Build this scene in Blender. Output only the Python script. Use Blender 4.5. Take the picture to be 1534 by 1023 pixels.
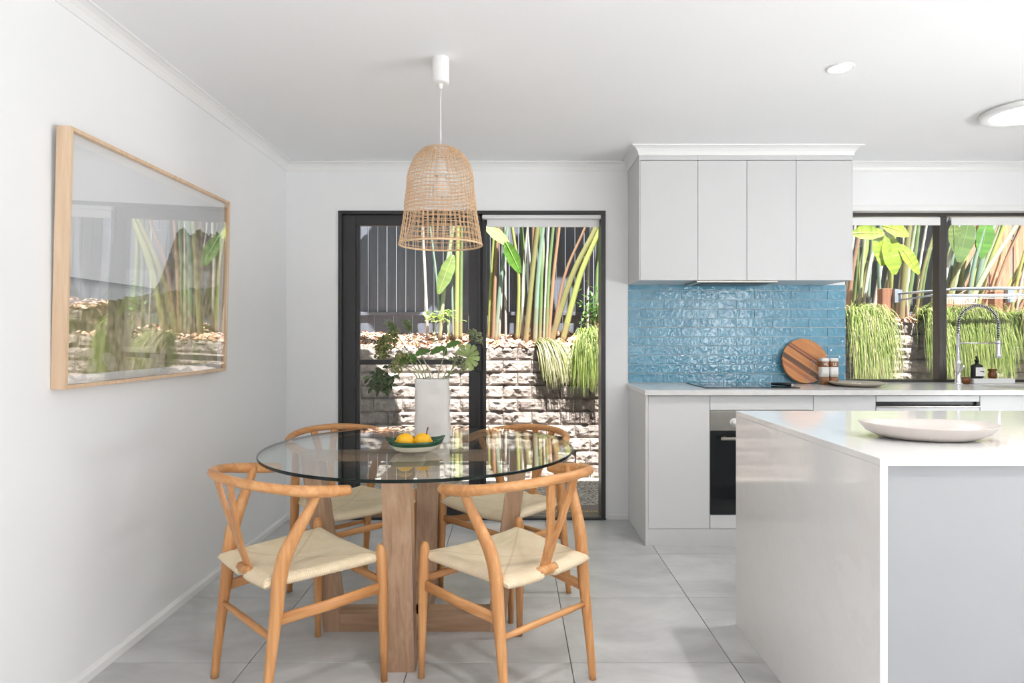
import bpy, bmesh, math, random
from mathutils import Vector, Matrix, noise
random.seed(7)
PI = math.pi
S = bpy.context.scene
COL = S.collection
for o in list(bpy.data.objects): bpy.data.objects.remove(o, do_unlink=True)

# ------------------------------------------------------------------ camera, light, exposure
cd = bpy.data.cameras.new('camera'); cam = bpy.data.objects.new('camera', cd); COL.objects.link(cam)
cam.location = (0, 0, 1.21); cam.rotation_euler = (PI/2, 0, 0)
cd.sensor_width = 36; cd.lens = 36*961/1534; cd.shift_y = -6.5/1534; cd.clip_start = .02; cd.clip_end = 200
S.camera = cam
S.view_settings.view_transform = 'Standard'; S.view_settings.look = 'None'
S.view_settings.gamma = 1; S.view_settings.use_curve_mapping = False
S.view_settings.exposure = 0.05
W = bpy.data.worlds.new('sky'); S.world = W; W.use_nodes = True
wn = W.node_tree; bg = wn.nodes['Background']
tc = wn.nodes.new('ShaderNodeTexCoord'); sp = wn.nodes.new('ShaderNodeSeparateXYZ'); rp = wn.nodes.new('ShaderNodeValToRGB')
wn.links.new(tc.outputs['Generated'], sp.inputs[0]); wn.links.new(sp.outputs['Z'], rp.inputs[0]); wn.links.new(rp.outputs[0], bg.inputs[0])
rp.color_ramp.elements[0].color = (.95, .97, 1, 1); rp.color_ramp.elements[1].color = (.62, .78, 1, 1)
bg.inputs[1].default_value = .85
sd = bpy.data.lights.new('sun', 'SUN'); sd.energy = 28; sd.angle = math.radians(.6); sd.color = (1, .97, .93)
sun = bpy.data.objects.new('sun', sd); COL.objects.link(sun)
SUN_DIR = Vector((-.17, .42, -1)).normalized()
sun.rotation_euler = SUN_DIR.to_track_quat('-Z', 'Y').to_euler(); sun.location = (2, -4, 9)
def area(name, loc, direc, sx, sy, power, color=(1, 1, 1)):
    l = bpy.data.lights.new(name, 'AREA'); l.shape = 'RECTANGLE'; l.size = sx; l.size_y = sy; l.energy = power; l.color = color
    o = bpy.data.objects.new(name, l); COL.objects.link(o); o.location = loc
    o.rotation_euler = Vector(direc).to_track_quat('-Z', 'Y').to_euler(); return o
area('fill_rear_opening', (1.02, -2.62, 1.1), (0, .35, .94), 2.4, 2.1, 30, (.96, .98, 1))  # unseen fill lamp added behind the camera, tilted up to brighten the ceiling
area('fill_rear_window', (3.62, -2.62, 1.25), (0, 1, 0), .74, 1.8, 24, (1, 1, 1))  # lamp added at the inferred rear window for tile highlights and fill
area('fill_side_opening', (5.75, .1, .02), (-.45, .0, .89), 3.4, 2.0, 470, (.93, .965, 1))  # unseen fill lamp added at ground level, standing in for sunlit ground outside

def P(px, py, Y):            # photo pixel + depth -> world, used to take measurements
    return Vector(((px-767)*Y/961, Y, 1.21-(py-505)*Y/961))

# ------------------------------------------------------------------ materials
MATS = {}
def new_mat(name):
    m = bpy.data.materials.new(name); m.use_nodes = True; MATS[name] = m
    return m, m.node_tree, m.node_tree.nodes['Principled BSDF']
def srgb(r, g, b):
    f = lambda c: ((c/255+.055)/1.055)**2.4 if c > 10 else c/255/12.92
    return (f(r), f(g), f(b), 1)
def coords(nt, obj=True, scale=(1, 1, 1), rot=(0, 0, 0)):
    t = nt.nodes.new('ShaderNodeTexCoord'); mp = nt.nodes.new('ShaderNodeMapping')
    mp.inputs['Scale'].default_value = scale; mp.inputs['Rotation'].default_value = rot
    nt.links.new(t.outputs['Object'], mp.inputs[0])
    inf = nt.nodes.new('ShaderNodeObjectInfo'); ad = nt.nodes.new('ShaderNodeVectorMath'); ad.operation = 'ADD'
    cb = nt.nodes.new('ShaderNodeCombineXYZ'); mu = nt.nodes.new('ShaderNodeMath'); mu.operation = 'MULTIPLY'; mu.inputs[1].default_value = 37
    nt.links.new(inf.outputs['Random'], mu.inputs[0]); nt.links.new(mu.outputs[0], cb.inputs[0]); nt.links.new(mu.outputs[0], cb.inputs[1])
    nt.links.new(mp.outputs[0], ad.inputs[0]); nt.links.new(cb.outputs[0], ad.inputs[1])
    return ad.outputs[0]
def noise_ramp(nt, co, scale, cols, detail=4, rough=.55, dist=0):
    n = nt.nodes.new('ShaderNodeTexNoise'); n.inputs['Scale'].default_value = scale; n.inputs['Detail'].default_value = detail
    n.inputs['Roughness'].default_value = rough; n.inputs['Distortion'].default_value = dist
    nt.links.new(co, n.inputs['Vector'])
    r = nt.nodes.new('ShaderNodeValToRGB'); e = r.color_ramp.elements
    e[0].position = cols[0][0]; e[0].color = cols[0][1]; e[1].position = cols[-1][0]; e[1].color = cols[-1][1]
    for p, c in cols[1:-1]:
        x = e.new(p); x.color = c
    nt.links.new(n.outputs['Fac'], r.inputs[0]); return n, r
def bump(nt, b, hsock, strength, dist):
    bn = nt.nodes.new('ShaderNodeBump'); bn.inputs['Strength'].default_value = strength; bn.inputs['Distance'].default_value = dist
    nt.links.new(hsock, bn.inputs['Height']); nt.links.new(bn.outputs[0], b.inputs['Normal']); return bn
def simple(name, col, rough=.5, metal=0, var=.04, scale=6, bmp=0, spec=.5, bscale=None, coat=0):
    m, nt, b = new_mat(name)
    b.inputs['Roughness'].default_value = rough; b.inputs['Metallic'].default_value = metal
    b.inputs['Specular IOR Level'].default_value = spec; b.inputs['Coat Weight'].default_value = coat
    co = coords(nt)
    d = tuple(min(1, c*(1-var)) for c in col[:3])+(1,); l = tuple(min(1, c*(1+var)) for c in col[:3])+(1,)
    n, r = noise_ramp(nt, co, scale, [(.3, d), (.7, l)])
    nt.links.new(r.outputs[0], b.inputs['Base Color'])
    if bmp:
        n2 = nt.nodes.new('ShaderNodeTexNoise'); n2.inputs['Scale'].default_value = bscale or scale*8; nt.links.new(co, n2.inputs['Vector'])
        bump(nt, b, n2.outputs[0], bmp, .002)
    return m
def wood(name, a, b_, c, rough=.42, axis='Z', gs=1.0, contrast=1):
    m, nt, b = new_mat(name); b.inputs['Roughness'].default_value = rough
    sc = {'Z': (26, 26, 1.6), 'X': (1.6, 26, 26), 'Y': (26, 1.6, 26)}[axis]
    co = coords(nt, scale=tuple(s*gs for s in sc))
    n, r = noise_ramp(nt, co, 1.6, [(.28, a), (.5, b_), (.72, c)], detail=6, rough=.65, dist=.6)
    nt.links.new(r.outputs[0], b.inputs['Base Color']); bump(nt, b, n.outputs[0], .12, .001)
    return m
def clear(name, ior=1.5, tint=(1, 1, 1, 1), rough=0.0):
    m, nt, b = new_mat(name); nt.nodes.remove(b); out = nt.nodes['Material Output']
    tr = nt.nodes.new('ShaderNodeBsdfTransparent'); tr.inputs[0].default_value = tint
    gl = nt.nodes.new('ShaderNodeBsdfGlossy'); gl.inputs['Roughness'].default_value = rough; gl.inputs['Color'].default_value = (1, 1, 1, 1)
    fr = nt.nodes.new('ShaderNodeFresnel'); ge = nt.nodes.new('ShaderNodeNewGeometry'); mm = nt.nodes.new('ShaderNodeMath'); mm.operation = 'MULTIPLY_ADD'
    mm.inputs[1].default_value = 1/ior-ior; mm.inputs[2].default_value = ior
    nt.links.new(ge.outputs['Backfacing'], mm.inputs[0]); nt.links.new(mm.outputs[0], fr.inputs['IOR'])
    mx = nt.nodes.new('ShaderNodeMixShader'); nt.links.new(fr.outputs[0], mx.inputs[0]); nt.links.new(tr.outputs[0], mx.inputs[1]); nt.links.new(gl.outputs[0], mx.inputs[2])
    nt.links.new(mx.outputs[0], out.inputs['Surface']); return m
def leafy(name, base=None, trans=.35, rough=.45):     # uses the per-leaf colour attribute 'Col'
    m, nt, b = new_mat(name); out = nt.nodes['Material Output']
    at = nt.nodes.new('ShaderNodeAttribute'); at.attribute_name = 'Col'
    nt.links.new(at.outputs['Color'], b.inputs['Base Color']); b.inputs['Roughness'].default_value = rough
    if trans:
        t = nt.nodes.new('ShaderNodeBsdfTranslucent'); nt.links.new(at.outputs['Color'], t.inputs[0])
        mx = nt.nodes.new('ShaderNodeMixShader'); mx.inputs[0].default_value = trans
        nt.links.new(b.outputs[0], mx.inputs[1]); nt.links.new(t.outputs[0], mx.inputs[2]); nt.links.new(mx.outputs[0], out.inputs['Surface'])
    return m
def emit(name, col, strength):
    m, nt, b = new_mat(name); b.inputs['Base Color'].default_value = col
    b.inputs['Emission Color'].default_value = col; b.inputs['Emission Strength'].default_value = strength; return m

M_wall = simple('wall_paint', (.86, .862, .865, 1), .6, var=.012, scale=2, bmp=.05, bscale=90)
M_ceil = simple('ceiling_paint', (.91, .915, .92, 1), .7, var=.008, scale=2)
M_trim = simple('white_gloss_trim', (.83, .83, .82, 1), .35, var=.01)
M_cab = simple('cabinet_white_dimmed', (.62, .622, .62, 1), .32, var=.01, scale=1.5)  # shared cabinet white, greyed here to offset strong light on the overheads
M_cab2 = simple('base_cabinet_white_lifted', (.74, .74, .735, 1), .32, var=.01, scale=1.5)  # same cabinet white, set lighter to make up for weaker light below
M_kick = simple('plinth_white', (.70, .70, .69, 1), .3, var=.03, scale=8)
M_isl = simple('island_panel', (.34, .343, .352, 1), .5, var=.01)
M_char = simple('charcoal_aluminium', srgb(50, 49, 50), .38, var=.05, spec=.5)
M_bronze = simple('dark_bronze_aluminium', srgb(70, 66, 62), .35, var=.05, metal=.3)
M_black = simple('black_plastic', srgb(24, 24, 26), .35)
M_chrome = simple('chrome', (.78, .78, .78, 1), .12, metal=1, var=.02)
M_steel = simple('brushed_steel', srgb(188, 184, 176), .32, metal=.85, var=.05, scale=20)
M_white = simple('white_plastic', (.84, .84, .83, 1), .35, var=.01)
M_blkglass = simple('black_glass', (.008, .009, .011, 1), .04, var=0, spec=.6)
M_pane = clear('window_glass', 1.3)
M_tglass = clear('table_glass', 1.52, (.955, .985, .97, 1))
M_clear = clear('clear_glass', 1.35, (.97, .98, .98, 1))
M_oak = wood('chair_oak', srgb(178, 118, 68), srgb(202, 144, 90), srgb(220, 168, 114), .38)
M_oaky = wood('chair_oak_side', srgb(178, 118, 68), srgb(202, 144, 90), srgb(220, 168, 114), .38, axis='Y')
M_oakx = wood('chair_oak_bent', srgb(182, 122, 70), srgb(205, 147, 93), srgb(222, 170, 116), .38, axis='X')
M_table = wood('table_timber', srgb(146, 112, 86), srgb(172, 138, 110), srgb(188, 158, 130), .45)
M_tablex = wood('table_timber_along', srgb(146, 112, 86), srgb(172, 138, 110), srgb(188, 158, 130), .45, axis='X')
M_tabley = wood('table_timber_deep', srgb(146, 112, 86), srgb(172, 138, 110), srgb(188, 158, 130), .45, axis='Y')
M_frame = wood('frame_oak', srgb(206, 172, 138), srgb(220, 190, 158), srgb(230, 204, 174), .45)
M_amber = simple('amber_glass', srgb(110, 62, 22), .12, var=.2)
M_vase = simple('vase_ceramic', srgb(214, 210, 206), .75, var=.03, scale=12, bmp=.35, bscale=60)
M_plate = simple('plate_ceramic', srgb(205, 196, 190), .22, var=.03, scale=14)
M_plate2 = simple('stone_plate', srgb(190, 178, 162), .5, var=.05, scale=14)
M_lemon = simple('lemon_skin', srgb(250, 186, 20), .42, var=.08, scale=30, bmp=.5, bscale=160)
M_bowl = simple('green_glaze', srgb(22, 74, 46), .1, var=.3, scale=14, spec=.7)
M_bowlw = simple('cream_glaze', srgb(226, 222, 205), .25, var=.02)
M_rattan = simple('rattan', srgb(232, 198, 158), .6, var=.16, scale=30)
M_rattand = simple('rattan_dark', srgb(222, 182, 140), .6, var=.16, scale=30)
M_label = simple('paper_label', srgb(232, 230, 226), .7)
M_brown = simple('brown_band', srgb(150, 104, 72), .6, var=.1)
M_leaf = leafy('leaf', trans=.35)
M_leafthick = leafy('stalk', trans=0)
M_post = wood('post_timber', srgb(96, 62, 42), srgb(122, 82, 58), srgb(140, 98, 72), .7)
M_galv = simple('galvanised_steel', srgb(150, 158, 168), .4, metal=.6, var=.05)

# quartz of the island
m, nt, b = new_mat('quartz'); co = coords(nt)
n, r = noise_ramp(nt, co, 3.2, [(.35, (.735, .73, .72, 1)), (.5, (.765, .76, .755, 1)), (.56, (.75, .74, .73, 1)), (.62, (.78, .775, .77, 1))], detail=9, rough=.72, dist=.25)
nt.links.new(r.outputs[0], b.inputs['Base Color']); b.inputs['Roughness'].default_value = .09; b.inputs['Specular IOR Level'].default_value = .6; M_quartz = m
m, nt, b = new_mat('bench_stone'); co = coords(nt)
n, r = noise_ramp(nt, co, 30, [(.3, (.74, .73, .715, 1)), (.7, (.80, .79, .775, 1))], detail=4)
nt.links.new(r.outputs[0], b.inputs['Base Color']); b.inputs['Roughness'].default_value = .18; M_bench = m
# floor tile
m, nt, b = new_mat('grey_porcelain'); co = coords(nt, scale=(1, 1.8, 1))
n, r = noise_ramp(nt, co, 2.4, [(.25, srgb(166, 165, 165)), (.5, srgb(191, 190, 190)), (.75, srgb(212, 211, 210))], detail=8, rough=.62, dist=.5)
nt.links.new(r.outputs[0], b.inputs['Base Color']); b.inputs['Roughness'].default_value = .28; bump(nt, b, n.outputs[0], .05, .002); M_tile = m
M_grout = simple('dark_grout', srgb(84, 83, 82), .9)
# blue splashback
m, nt, b = new_mat('blue_glaze'); co = coords(nt)
n, r = noise_ramp(nt, co, 5, [(.25, srgb(78, 138, 166)), (.5, srgb(90, 152, 178)), (.75, srgb(110, 168, 192))], detail=4, rough=.6)
nt.links.new(r.outputs[0], b.inputs['Base Color']); b.inputs['Roughness'].default_value = .03; b.inputs['Specular IOR Level'].default_value = .9
n2 = nt.nodes.new('ShaderNodeTexNoise'); n2.inputs['Scale'].default_value = 34; n2.inputs['Detail'].default_value = 1.5; n2.inputs['Distortion'].default_value = .6
nt.links.new(co, n2.inputs['Vector']); bump(nt, b, n2.outputs[0], .34, .010); M_blue = m
M_wgrout = simple('pale_grout', srgb(222, 230, 230), .8)
# seat cord
m, nt, b = new_mat('paper_cord'); t = nt.nodes.new('ShaderNodeTexCoord'); s = nt.nodes.new('ShaderNodeSeparateXYZ'); nt.links.new(t.outputs['Object'], s.inputs[0])
def mth(nt, op, a, bb=None, c=None):
    q = nt.nodes.new('ShaderNodeMath'); q.operation = op
    for i, v in enumerate((a, bb, c)):
        if v is None: continue
        if isinstance(v, (int, float)): q.inputs[i].default_value = v
        else: nt.links.new(v, q.inputs[i])
    return q.outputs[0]
ax = mth(nt, 'ABSOLUTE', s.outputs['X']); ayy = mth(nt, 'ABSOLUTE', mth(nt, 'MULTIPLY', s.outputs['Y'], 1.12))
sel = mth(nt, 'GREATER_THAN', ax, ayy)
cordc = mth(nt, 'ADD', mth(nt, 'MULTIPLY', s.outputs['Y'], sel), mth(nt, 'MULTIPLY', s.outputs['X'], mth(nt, 'SUBTRACT', 1, sel)))
wv = mth(nt, 'SINE', mth(nt, 'MULTIPLY', cordc, 2*PI/.0062)); wv = mth(nt, 'MULTIPLY_ADD', wv, .5, .5)
seam = mth(nt, 'SUBTRACT', 1, mth(nt, 'MINIMUM', 1, mth(nt, 'MULTIPLY', mth(nt, 'ABSOLUTE', mth(nt, 'SUBTRACT', ax, ayy)), 90)))
co = coords(nt, scale=(1, 1, 1)); n, r = noise_ramp(nt, co, 24, [(.3, srgb(236, 216, 182)), (.7, srgb(246, 230, 202))], detail=5)
mx = nt.nodes.new('ShaderNodeMix'); mx.data_type = 'RGBA'; mx.inputs[7].default_value = srgb(196, 166, 124)
nt.links.new(r.outputs[0], mx.inputs[6]); nt.links.new(mth(nt, 'MAXIMUM', mth(nt, 'MULTIPLY', mth(nt, 'SUBTRACT', 1, wv), .34), mth(nt, 'MULTIPLY', seam, .6)), mx.inputs[0])
nt.links.new(mx.outputs[2], b.inputs['Base Color']); b.inputs['Roughness'].default_value = .75; bump(nt, b, wv, .6, .0025); M_cord = m
# concrete block, split face
m, nt, b = new_mat('split_block'); co = coords(nt)
n, r = noise_ramp(nt, co, 9, [(.3, srgb(112, 102, 96)), (.5, srgb(156, 144, 136)), (.7, srgb(190, 180, 170))], detail=8, rough=.7)
nt.links.new(r.outputs[0], b.inputs['Base Color']); b.inputs['Roughness'].default_value = .95
n2 = nt.nodes.new('ShaderNodeTexNoise'); n2.inputs['Scale'].default_value = 26; n2.inputs['Detail'].default_value = 8; n2.inputs['Roughness'].default_value = .7; nt.links.new(co, n2.inputs['Vector'])
bump(nt, b, n2.outputs[0], 1.0, .045); M_block = m
M_fence = wood('charcoal_fence_paint', srgb(70, 74, 84), srgb(80, 84, 94), srgb(92, 96, 106), .6)
M_fencew = wood('weathered_brown_paling', srgb(120, 86, 66), srgb(156, 116, 90), srgb(186, 148, 120), .8)
M_soil = simple('soil', srgb(92, 68, 54), .95, var=.3, scale=14, bmp=1)
M_chip = leafy('bark_mulch', trans=0, rough=.9)
# pebblecrete
m, nt, b = new_mat('pebble_concrete'); co = coords(nt); v = nt.nodes.new('ShaderNodeTexVoronoi'); v.inputs['Scale'].default_value = 70; nt.links.new(co, v.inputs['Vector'])
r = nt.nodes.new('ShaderNodeValToRGB'); r.color_ramp.elements[0].color = srgb(96, 92, 88); r.color_ramp.elements[1].color = srgb(196, 190, 180); e = r.color_ramp.elements.new(.5); e.color = srgb(150, 144, 136)
sx = nt.nodes.new('ShaderNodeSeparateColor'); nt.links.new(v.outputs['Color'], sx.inputs[0]); nt.links.new(sx.outputs[0], r.inputs[0]); nt.links.new(r.outputs[0], b.inputs['Base Color'])
b.inputs['Roughness'].default_value = .9; bump(nt, b, v.outputs['Distance'], .8, .004); M_pebble = m

# ------------------------------------------------------------------ mesh helpers
class MB:
    def __init__(s): s.v = []; s.f = []; s.c = []; s.col = None; s.sm = []; s.smooth = True
    def add(s, vs, fs, smooth=None):
        o = len(s.v); s.v += [tuple(x) for x in vs]
        for f in fs:
            s.f.append(tuple(i+o for i in f)); s.c.append(s.col); s.sm.append(s.smooth if smooth is None else smooth)
    def box(s, x0, x1, y0, y1, z0, z1):
        s.add([(x0,y0,z0),(x1,y0,z0),(x1,y1,z0),(x0,y1,z0),(x0,y0,z1),(x1,y0,z1),(x1,y1,z1),(x0,y1,z1)],
              [(0,3,2,1),(4,5,6,7),(0,1,5,4),(1,2,6,5),(2,3,7,6),(3,0,4,7)], False); return s
    def rbox(s, x0, x1, y0, y1, z0, z1, b=.003):
        bm = bmesh.new(); bmesh.ops.create_cube(bm, size=1)
        for v in bm.verts: v.co = Vector(((x0+x1)/2+v.co.x*(x1-x0), (y0+y1)/2+v.co.y*(y1-y0), (z0+z1)/2+v.co.z*(z1-z0)))
        b = min(b, .49*min(x1-x0, y1-y0, z1-z0))
        bmesh.ops.bevel(bm, geom=list(bm.edges), offset=b, segments=2, affect='EDGES', profile=.5)
        bm.verts.index_update(); s.add([v.co.copy() for v in bm.verts], [tuple(v.index for v in f.verts) for f in bm.faces], False); bm.free(); return s
    def tube(s, pts, rad, n=8, up=None, cap=True, closed=False, sq=None):
        pts = [Vector(p) for p in pts]; m_ = len(pts)
        if not isinstance(rad, (list, tuple)) or (isinstance(rad, tuple)): rad = [rad]*m_
        T = []
        for i in range(m_):
            a = pts[(i-1) % m_] if closed else pts[max(i-1, 0)]; c = pts[(i+1) % m_] if closed else pts[min(i+1, m_-1)]
            T.append((c-a).normalized())
        ref = Vector(up) if up else (Vector((0,0,1)) if abs(T[0].z) < .9 else Vector((0,1,0)))
        N = (ref - T[0]*ref.dot(T[0])).normalized(); vs = []
        for i in range(m_):
            if up: q = Vector(up); N = (q - T[i]*q.dot(T[i])).normalized()
            else: N = (N - T[i]*N.dot(T[i])).normalized()
            B = T[i].cross(N); r = rad[i]; ra, rb = r if isinstance(r, tuple) else (r, r)
            for k in range(n):
                a = 2*PI*k/n
                if sq:
                    ca, sa = math.cos(a+PI/n), math.sin(a+PI/n); e = sq; den = (abs(ca)**e+abs(sa)**e)**(1/e); ca /= den; sa /= den
                else: ca, sa = math.cos(a), math.sin(a)
                vs.append(pts[i]+N*ra*sa+B*rb*ca)
        fs = []
        for i in range(m_ if closed else m_-1):
            j = (i+1) % m_
            for k in range(n): l = (k+1) % n; fs.append((i*n+k, i*n+l, j*n+l, j*n+k))
        if cap and not closed: fs.append(tuple(range(n-1, -1, -1))); fs.append(tuple((m_-1)*n+k for k in range(n)))
        s.add(vs, fs); return s
    def lathe(s, prof, n=32, c=(0, 0, 0), sx=1, sy=1, closed=False):
        vs = []; fs = []; m_ = len(prof)
        for r, z in prof:
            for k in range(n): a = 2*PI*k/n; vs.append((c[0]+r*sx*math.cos(a), c[1]+r*sy*math.sin(a), c[2]+z))
        for i in range(m_-1+(1 if closed else 0)):
            for k in range(n): l = (k+1) % n; j = (i+1) % m_; fs.append((i*n+k, i*n+l, j*n+l, j*n+k))
        if not closed: fs.append(tuple(range(n-1, -1, -1))); fs.append(tuple((m_-1)*n+k for k in range(n)))
        s.add(vs, fs); return s
    def prism(s, poly, axis, a, b_):       # polygon in the two other axes, extruded a..b_
        n = len(poly); vs = []
        for t in (a, b_):
            for p, q in poly: vs.append({'x': (t, p, q), 'y': (p, t, q), 'z': (p, q, t)}[axis])
        s.add(vs, [tuple(range(n)), tuple(range(2*n-1, n-1, -1))]+[(i, n+i, n+(i+1) % n, (i+1) % n) for i in range(n)], False); return s
    def mesh(s, name, mat):
        me = bpy.data.meshes.new(name); me.from_pydata(s.v, [], s.f)
        for p, sm in zip(me.polygons, s.sm): p.use_smooth = sm
        if any(c is not None for c in s.c):
            ca = me.color_attributes.new('Col', 'FLOAT_COLOR', 'CORNER'); arr = []
            for p, c in zip(me.polygons, s.c): arr += list(c or (.5, .5, .5, 1))*p.loop_total
            ca.data.foreach_set('color', arr)
        me.materials.append(mat); me.update()
        bm = bmesh.new(); bm.from_mesh(me); bmesh.ops.recalc_face_normals(bm, faces=bm.faces); bm.to_mesh(me); bm.free()
        return me
def root_loc(p):
    v = Vector((0, 0, 0))
    while p: v += p.location; p = p.parent
    return v
def obj(name, mb, mat, parent=None, world=True):
    if parent and world:
        o_ = root_loc(parent); mb.v = [(x-o_.x, y-o_.y, z-o_.z) for x, y, z in mb.v]
    o = bpy.data.objects.new(name, mb.mesh(name, mat)); COL.objects.link(o); o.parent = parent; return o
def inst(name, me, parent, loc, rot=(0, 0, 0)):
    o = bpy.data.objects.new(name, me); COL.objects.link(o); o.parent = parent; o.location = loc; o.rotation_euler = rot; return o
def tag(o, label, cat, group=None, kind=None):
    if label: o['label'] = label
    if cat: o['category'] = cat
    if group: o['group'] = group
    if kind: o['kind'] = kind
    return o
def thing(name, label, cat, loc=(0, 0, 0), rz=0, group=None):
    o = bpy.data.objects.new(name, None); COL.objects.link(o); o.location = loc; o.rotation_euler = (0, 0, rz); o.empty_display_size = .05
    return tag(o, label, cat, group)
def struct(name, mb, mat, parent=None):
    o = obj(name, mb, mat, parent)
    if not parent: o['kind'] = 'structure'
    return o
def bx(*a): return MB().box(*a)
def rb(*a, b=.003): return MB().rbox(*a, b=b)
def catmull(pts, sub=6):
    pts = [Vector(p) for p in pts]; out = []
    for i in range(len(pts)-1):
        p0 = pts[max(i-1, 0)]; p1 = pts[i]; p2 = pts[i+1]; p3 = pts[min(i+2, len(pts)-1)]
        for k in range(sub):
            t = k/sub; out.append(.5*((2*p1)+(p2-p0)*t+(2*p0-5*p1+4*p2-p3)*t*t+(3*p1-p0-3*p2+p3)*t**3))
    out.append(pts[-1]); return out
def lerpr(rs, n):
    out = []
    for i in range(n):
        t = i/(n-1)*(len(rs)-1); k = min(int(t), len(rs)-2); f = t-k
        a, b_ = rs[k], rs[k+1]
        out.append(tuple(x+(y-x)*f for x, y in zip(a, b_)) if isinstance(a, tuple) else a+(b_-a)*f)
    return out

# ------------------------------------------------------------------ room shell
XL, XR, YB, YF, ZC = -1.5, 4.6, 4.27, -2.5, 2.37
DX0, DX1, DZ = -1.155, .622, 2.05         # door opening
WX0, WX1, WZ0, WZ1 = 2.217, 3.66, .905, 2.05
struct('wall_left', bx(XL-.12, XL, YF-.12, YB+.2, -.1, ZC), M_wall)
w = MB(); w.box(XL, DX0, YB, YB+.2, -.1, ZC); w.box(DX0, DX1, YB, YB+.2, DZ, ZC); w.box(DX1, WX0, YB, YB+.2, -.1, ZC)
w.box(WX0, WX1, YB, YB+.2, -.1, WZ0-.03); w.box(WX0, WX1, YB, YB+.2, WZ1, ZC); w.box(WX1, XR, YB, YB+.2, -.1, ZC)
struct('wall_back', w, M_wall)
w = MB(); w.box(XL, -.2, YF-.12, YF, -.1, ZC); w.box(-.2, 2.25, YF-.12, YF, 2.2, ZC); w.box(2.25, 3.25, YF-.12, YF, -.1, ZC)
w.box(3.25, 4.0, YF-.12, YF, -.1, .32); w.box(3.25, 4.0, YF-.12, YF, 2.17, ZC); w.box(4.0, XR, YF-.12, YF, -.1, ZC)
struct('wall_front', w, M_wall)
w = MB(); w.box(XR, XR+.12, YF-.12, -1.6, -.1, ZC); w.box(XR, XR+.12, 1.8, YB+.2, -.1, ZC); w.box(XR, XR+.12, -1.6, 1.8, 2.2, ZC)
struct('wall_right', w, M_wall)
struct('ceiling', bx(XL-.12, XR+.12, YF-.12, YB+.2, ZC, ZC+.12), M_ceil)
struct('trim_1', bx(XL-.4, XR+.4, YF-.7, YB+.26, ZC+.12, ZC+.2), M_trim)['label'] = 'roof slab and eave above the room'
fl = struct('floor', bx(XL, XR, YF, YB+.02, -.1, -.004), M_grout)
tm = rb(-.2975, .2975, -.2975, .2975, -.012, 0, b=.0012).mesh('floor_tile', M_tile)
def cut_tile(x0, x1, y0, y1):
    if x1-x0 < .01 or y1-y0 < .01: return
    cx, cy = (x0+x1)/2, (y0+y1)/2
    if abs(x1-x0-.595) < .003 and abs(y1-y0-.595) < .003: inst('floor_tile', tm, fl, (cx, cy, 0)); return
    me = rb(x0-cx, x1-cx, y0-cy, y1-cy, -.012, 0, b=.0012).mesh('floor_tile', M_tile); inst('floor_tile', me, fl, (cx, cy, 0))
for i in range(-4, 8):
    for j in range(-9, 5):
        x0 = .2185+.598*i+.0015; y0 = 2.385+.5985*j+.0015
        cut_tile(max(x0, XL), min(x0+.595, XR), max(y0, YF), min(y0+.595, YB))
# cornice (small cove, swept along walls)
def cornice(pts_fn, name):
    prof = [(0, -.056), (.004, -.056), (.006, -.048), (.012, -.034), (.024, -.018), (.040, -.008), (.050, -.006), (.054, -.003), (.054, 0), (0, 0)]
    return prof
prof = [(0, -.056), (.005, -.056), (.006, -.047), (.012, -.032), (.024, -.017), (.040, -.0075), (.049, -.006), (.050, 0), (.0, 0)]
def cove(path, name):     # path of (x,y, outward nx, ny) mitred corners
    mb = MB(); mb.smooth = False; vs = []; n = len(prof)
    for x, y, nx, ny in path:
        for d, z in prof: vs.append((x+nx*d, y+ny*d, ZC+z))
    fs = []
    for i in range(len(path)-1):
        for k in range(n): l = (k+1) % n; fs.append((i*n+k, (i+1)*n+k, (i+1)*n+l, i*n+l))
    fs.append(tuple(range(n))); fs.append(tuple((len(path)-1)*n+k for k in range(n-1, -1, -1)))
    mb.add(vs, fs); return struct(name, mb, M_trim)
CX0, CX1, CY = .773, 2.072, 3.90          # upper cabinet block
cove([(XL, YF, 1, 0), (XL, YB, 1, -1), (CX0, YB, -1, -1), (CX0, CY, -1, -1), (CX1, CY, 1, -1), (CX1, YB, 1, -1), (XR, YB, -1, -1), (XR, YF, -1, 0)], 'trim_2')
# baseboards
def base(name, poly, axis, a, b_): return struct(name, MB().prism(poly, axis, a, b_), M_trim)
base('baseboard_left', [(XL, 0), (XL+.014, 0), (XL+.014, .028), (XL+.008, .038), (XL, .040)], 'y', YF, YB)
base('baseboard_back', [(YB, 0), (YB-.014, 0), (YB-.014, .028), (YB-.008, .038), (YB, .040)], 'x', XL+.014, DX0-.012)
base('baseboard_back', [(YB, 0), (YB-.014, 0), (YB-.014, .028), (YB-.008, .038), (YB, .040)], 'x', DX1+.014, CX0-.001)

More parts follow.
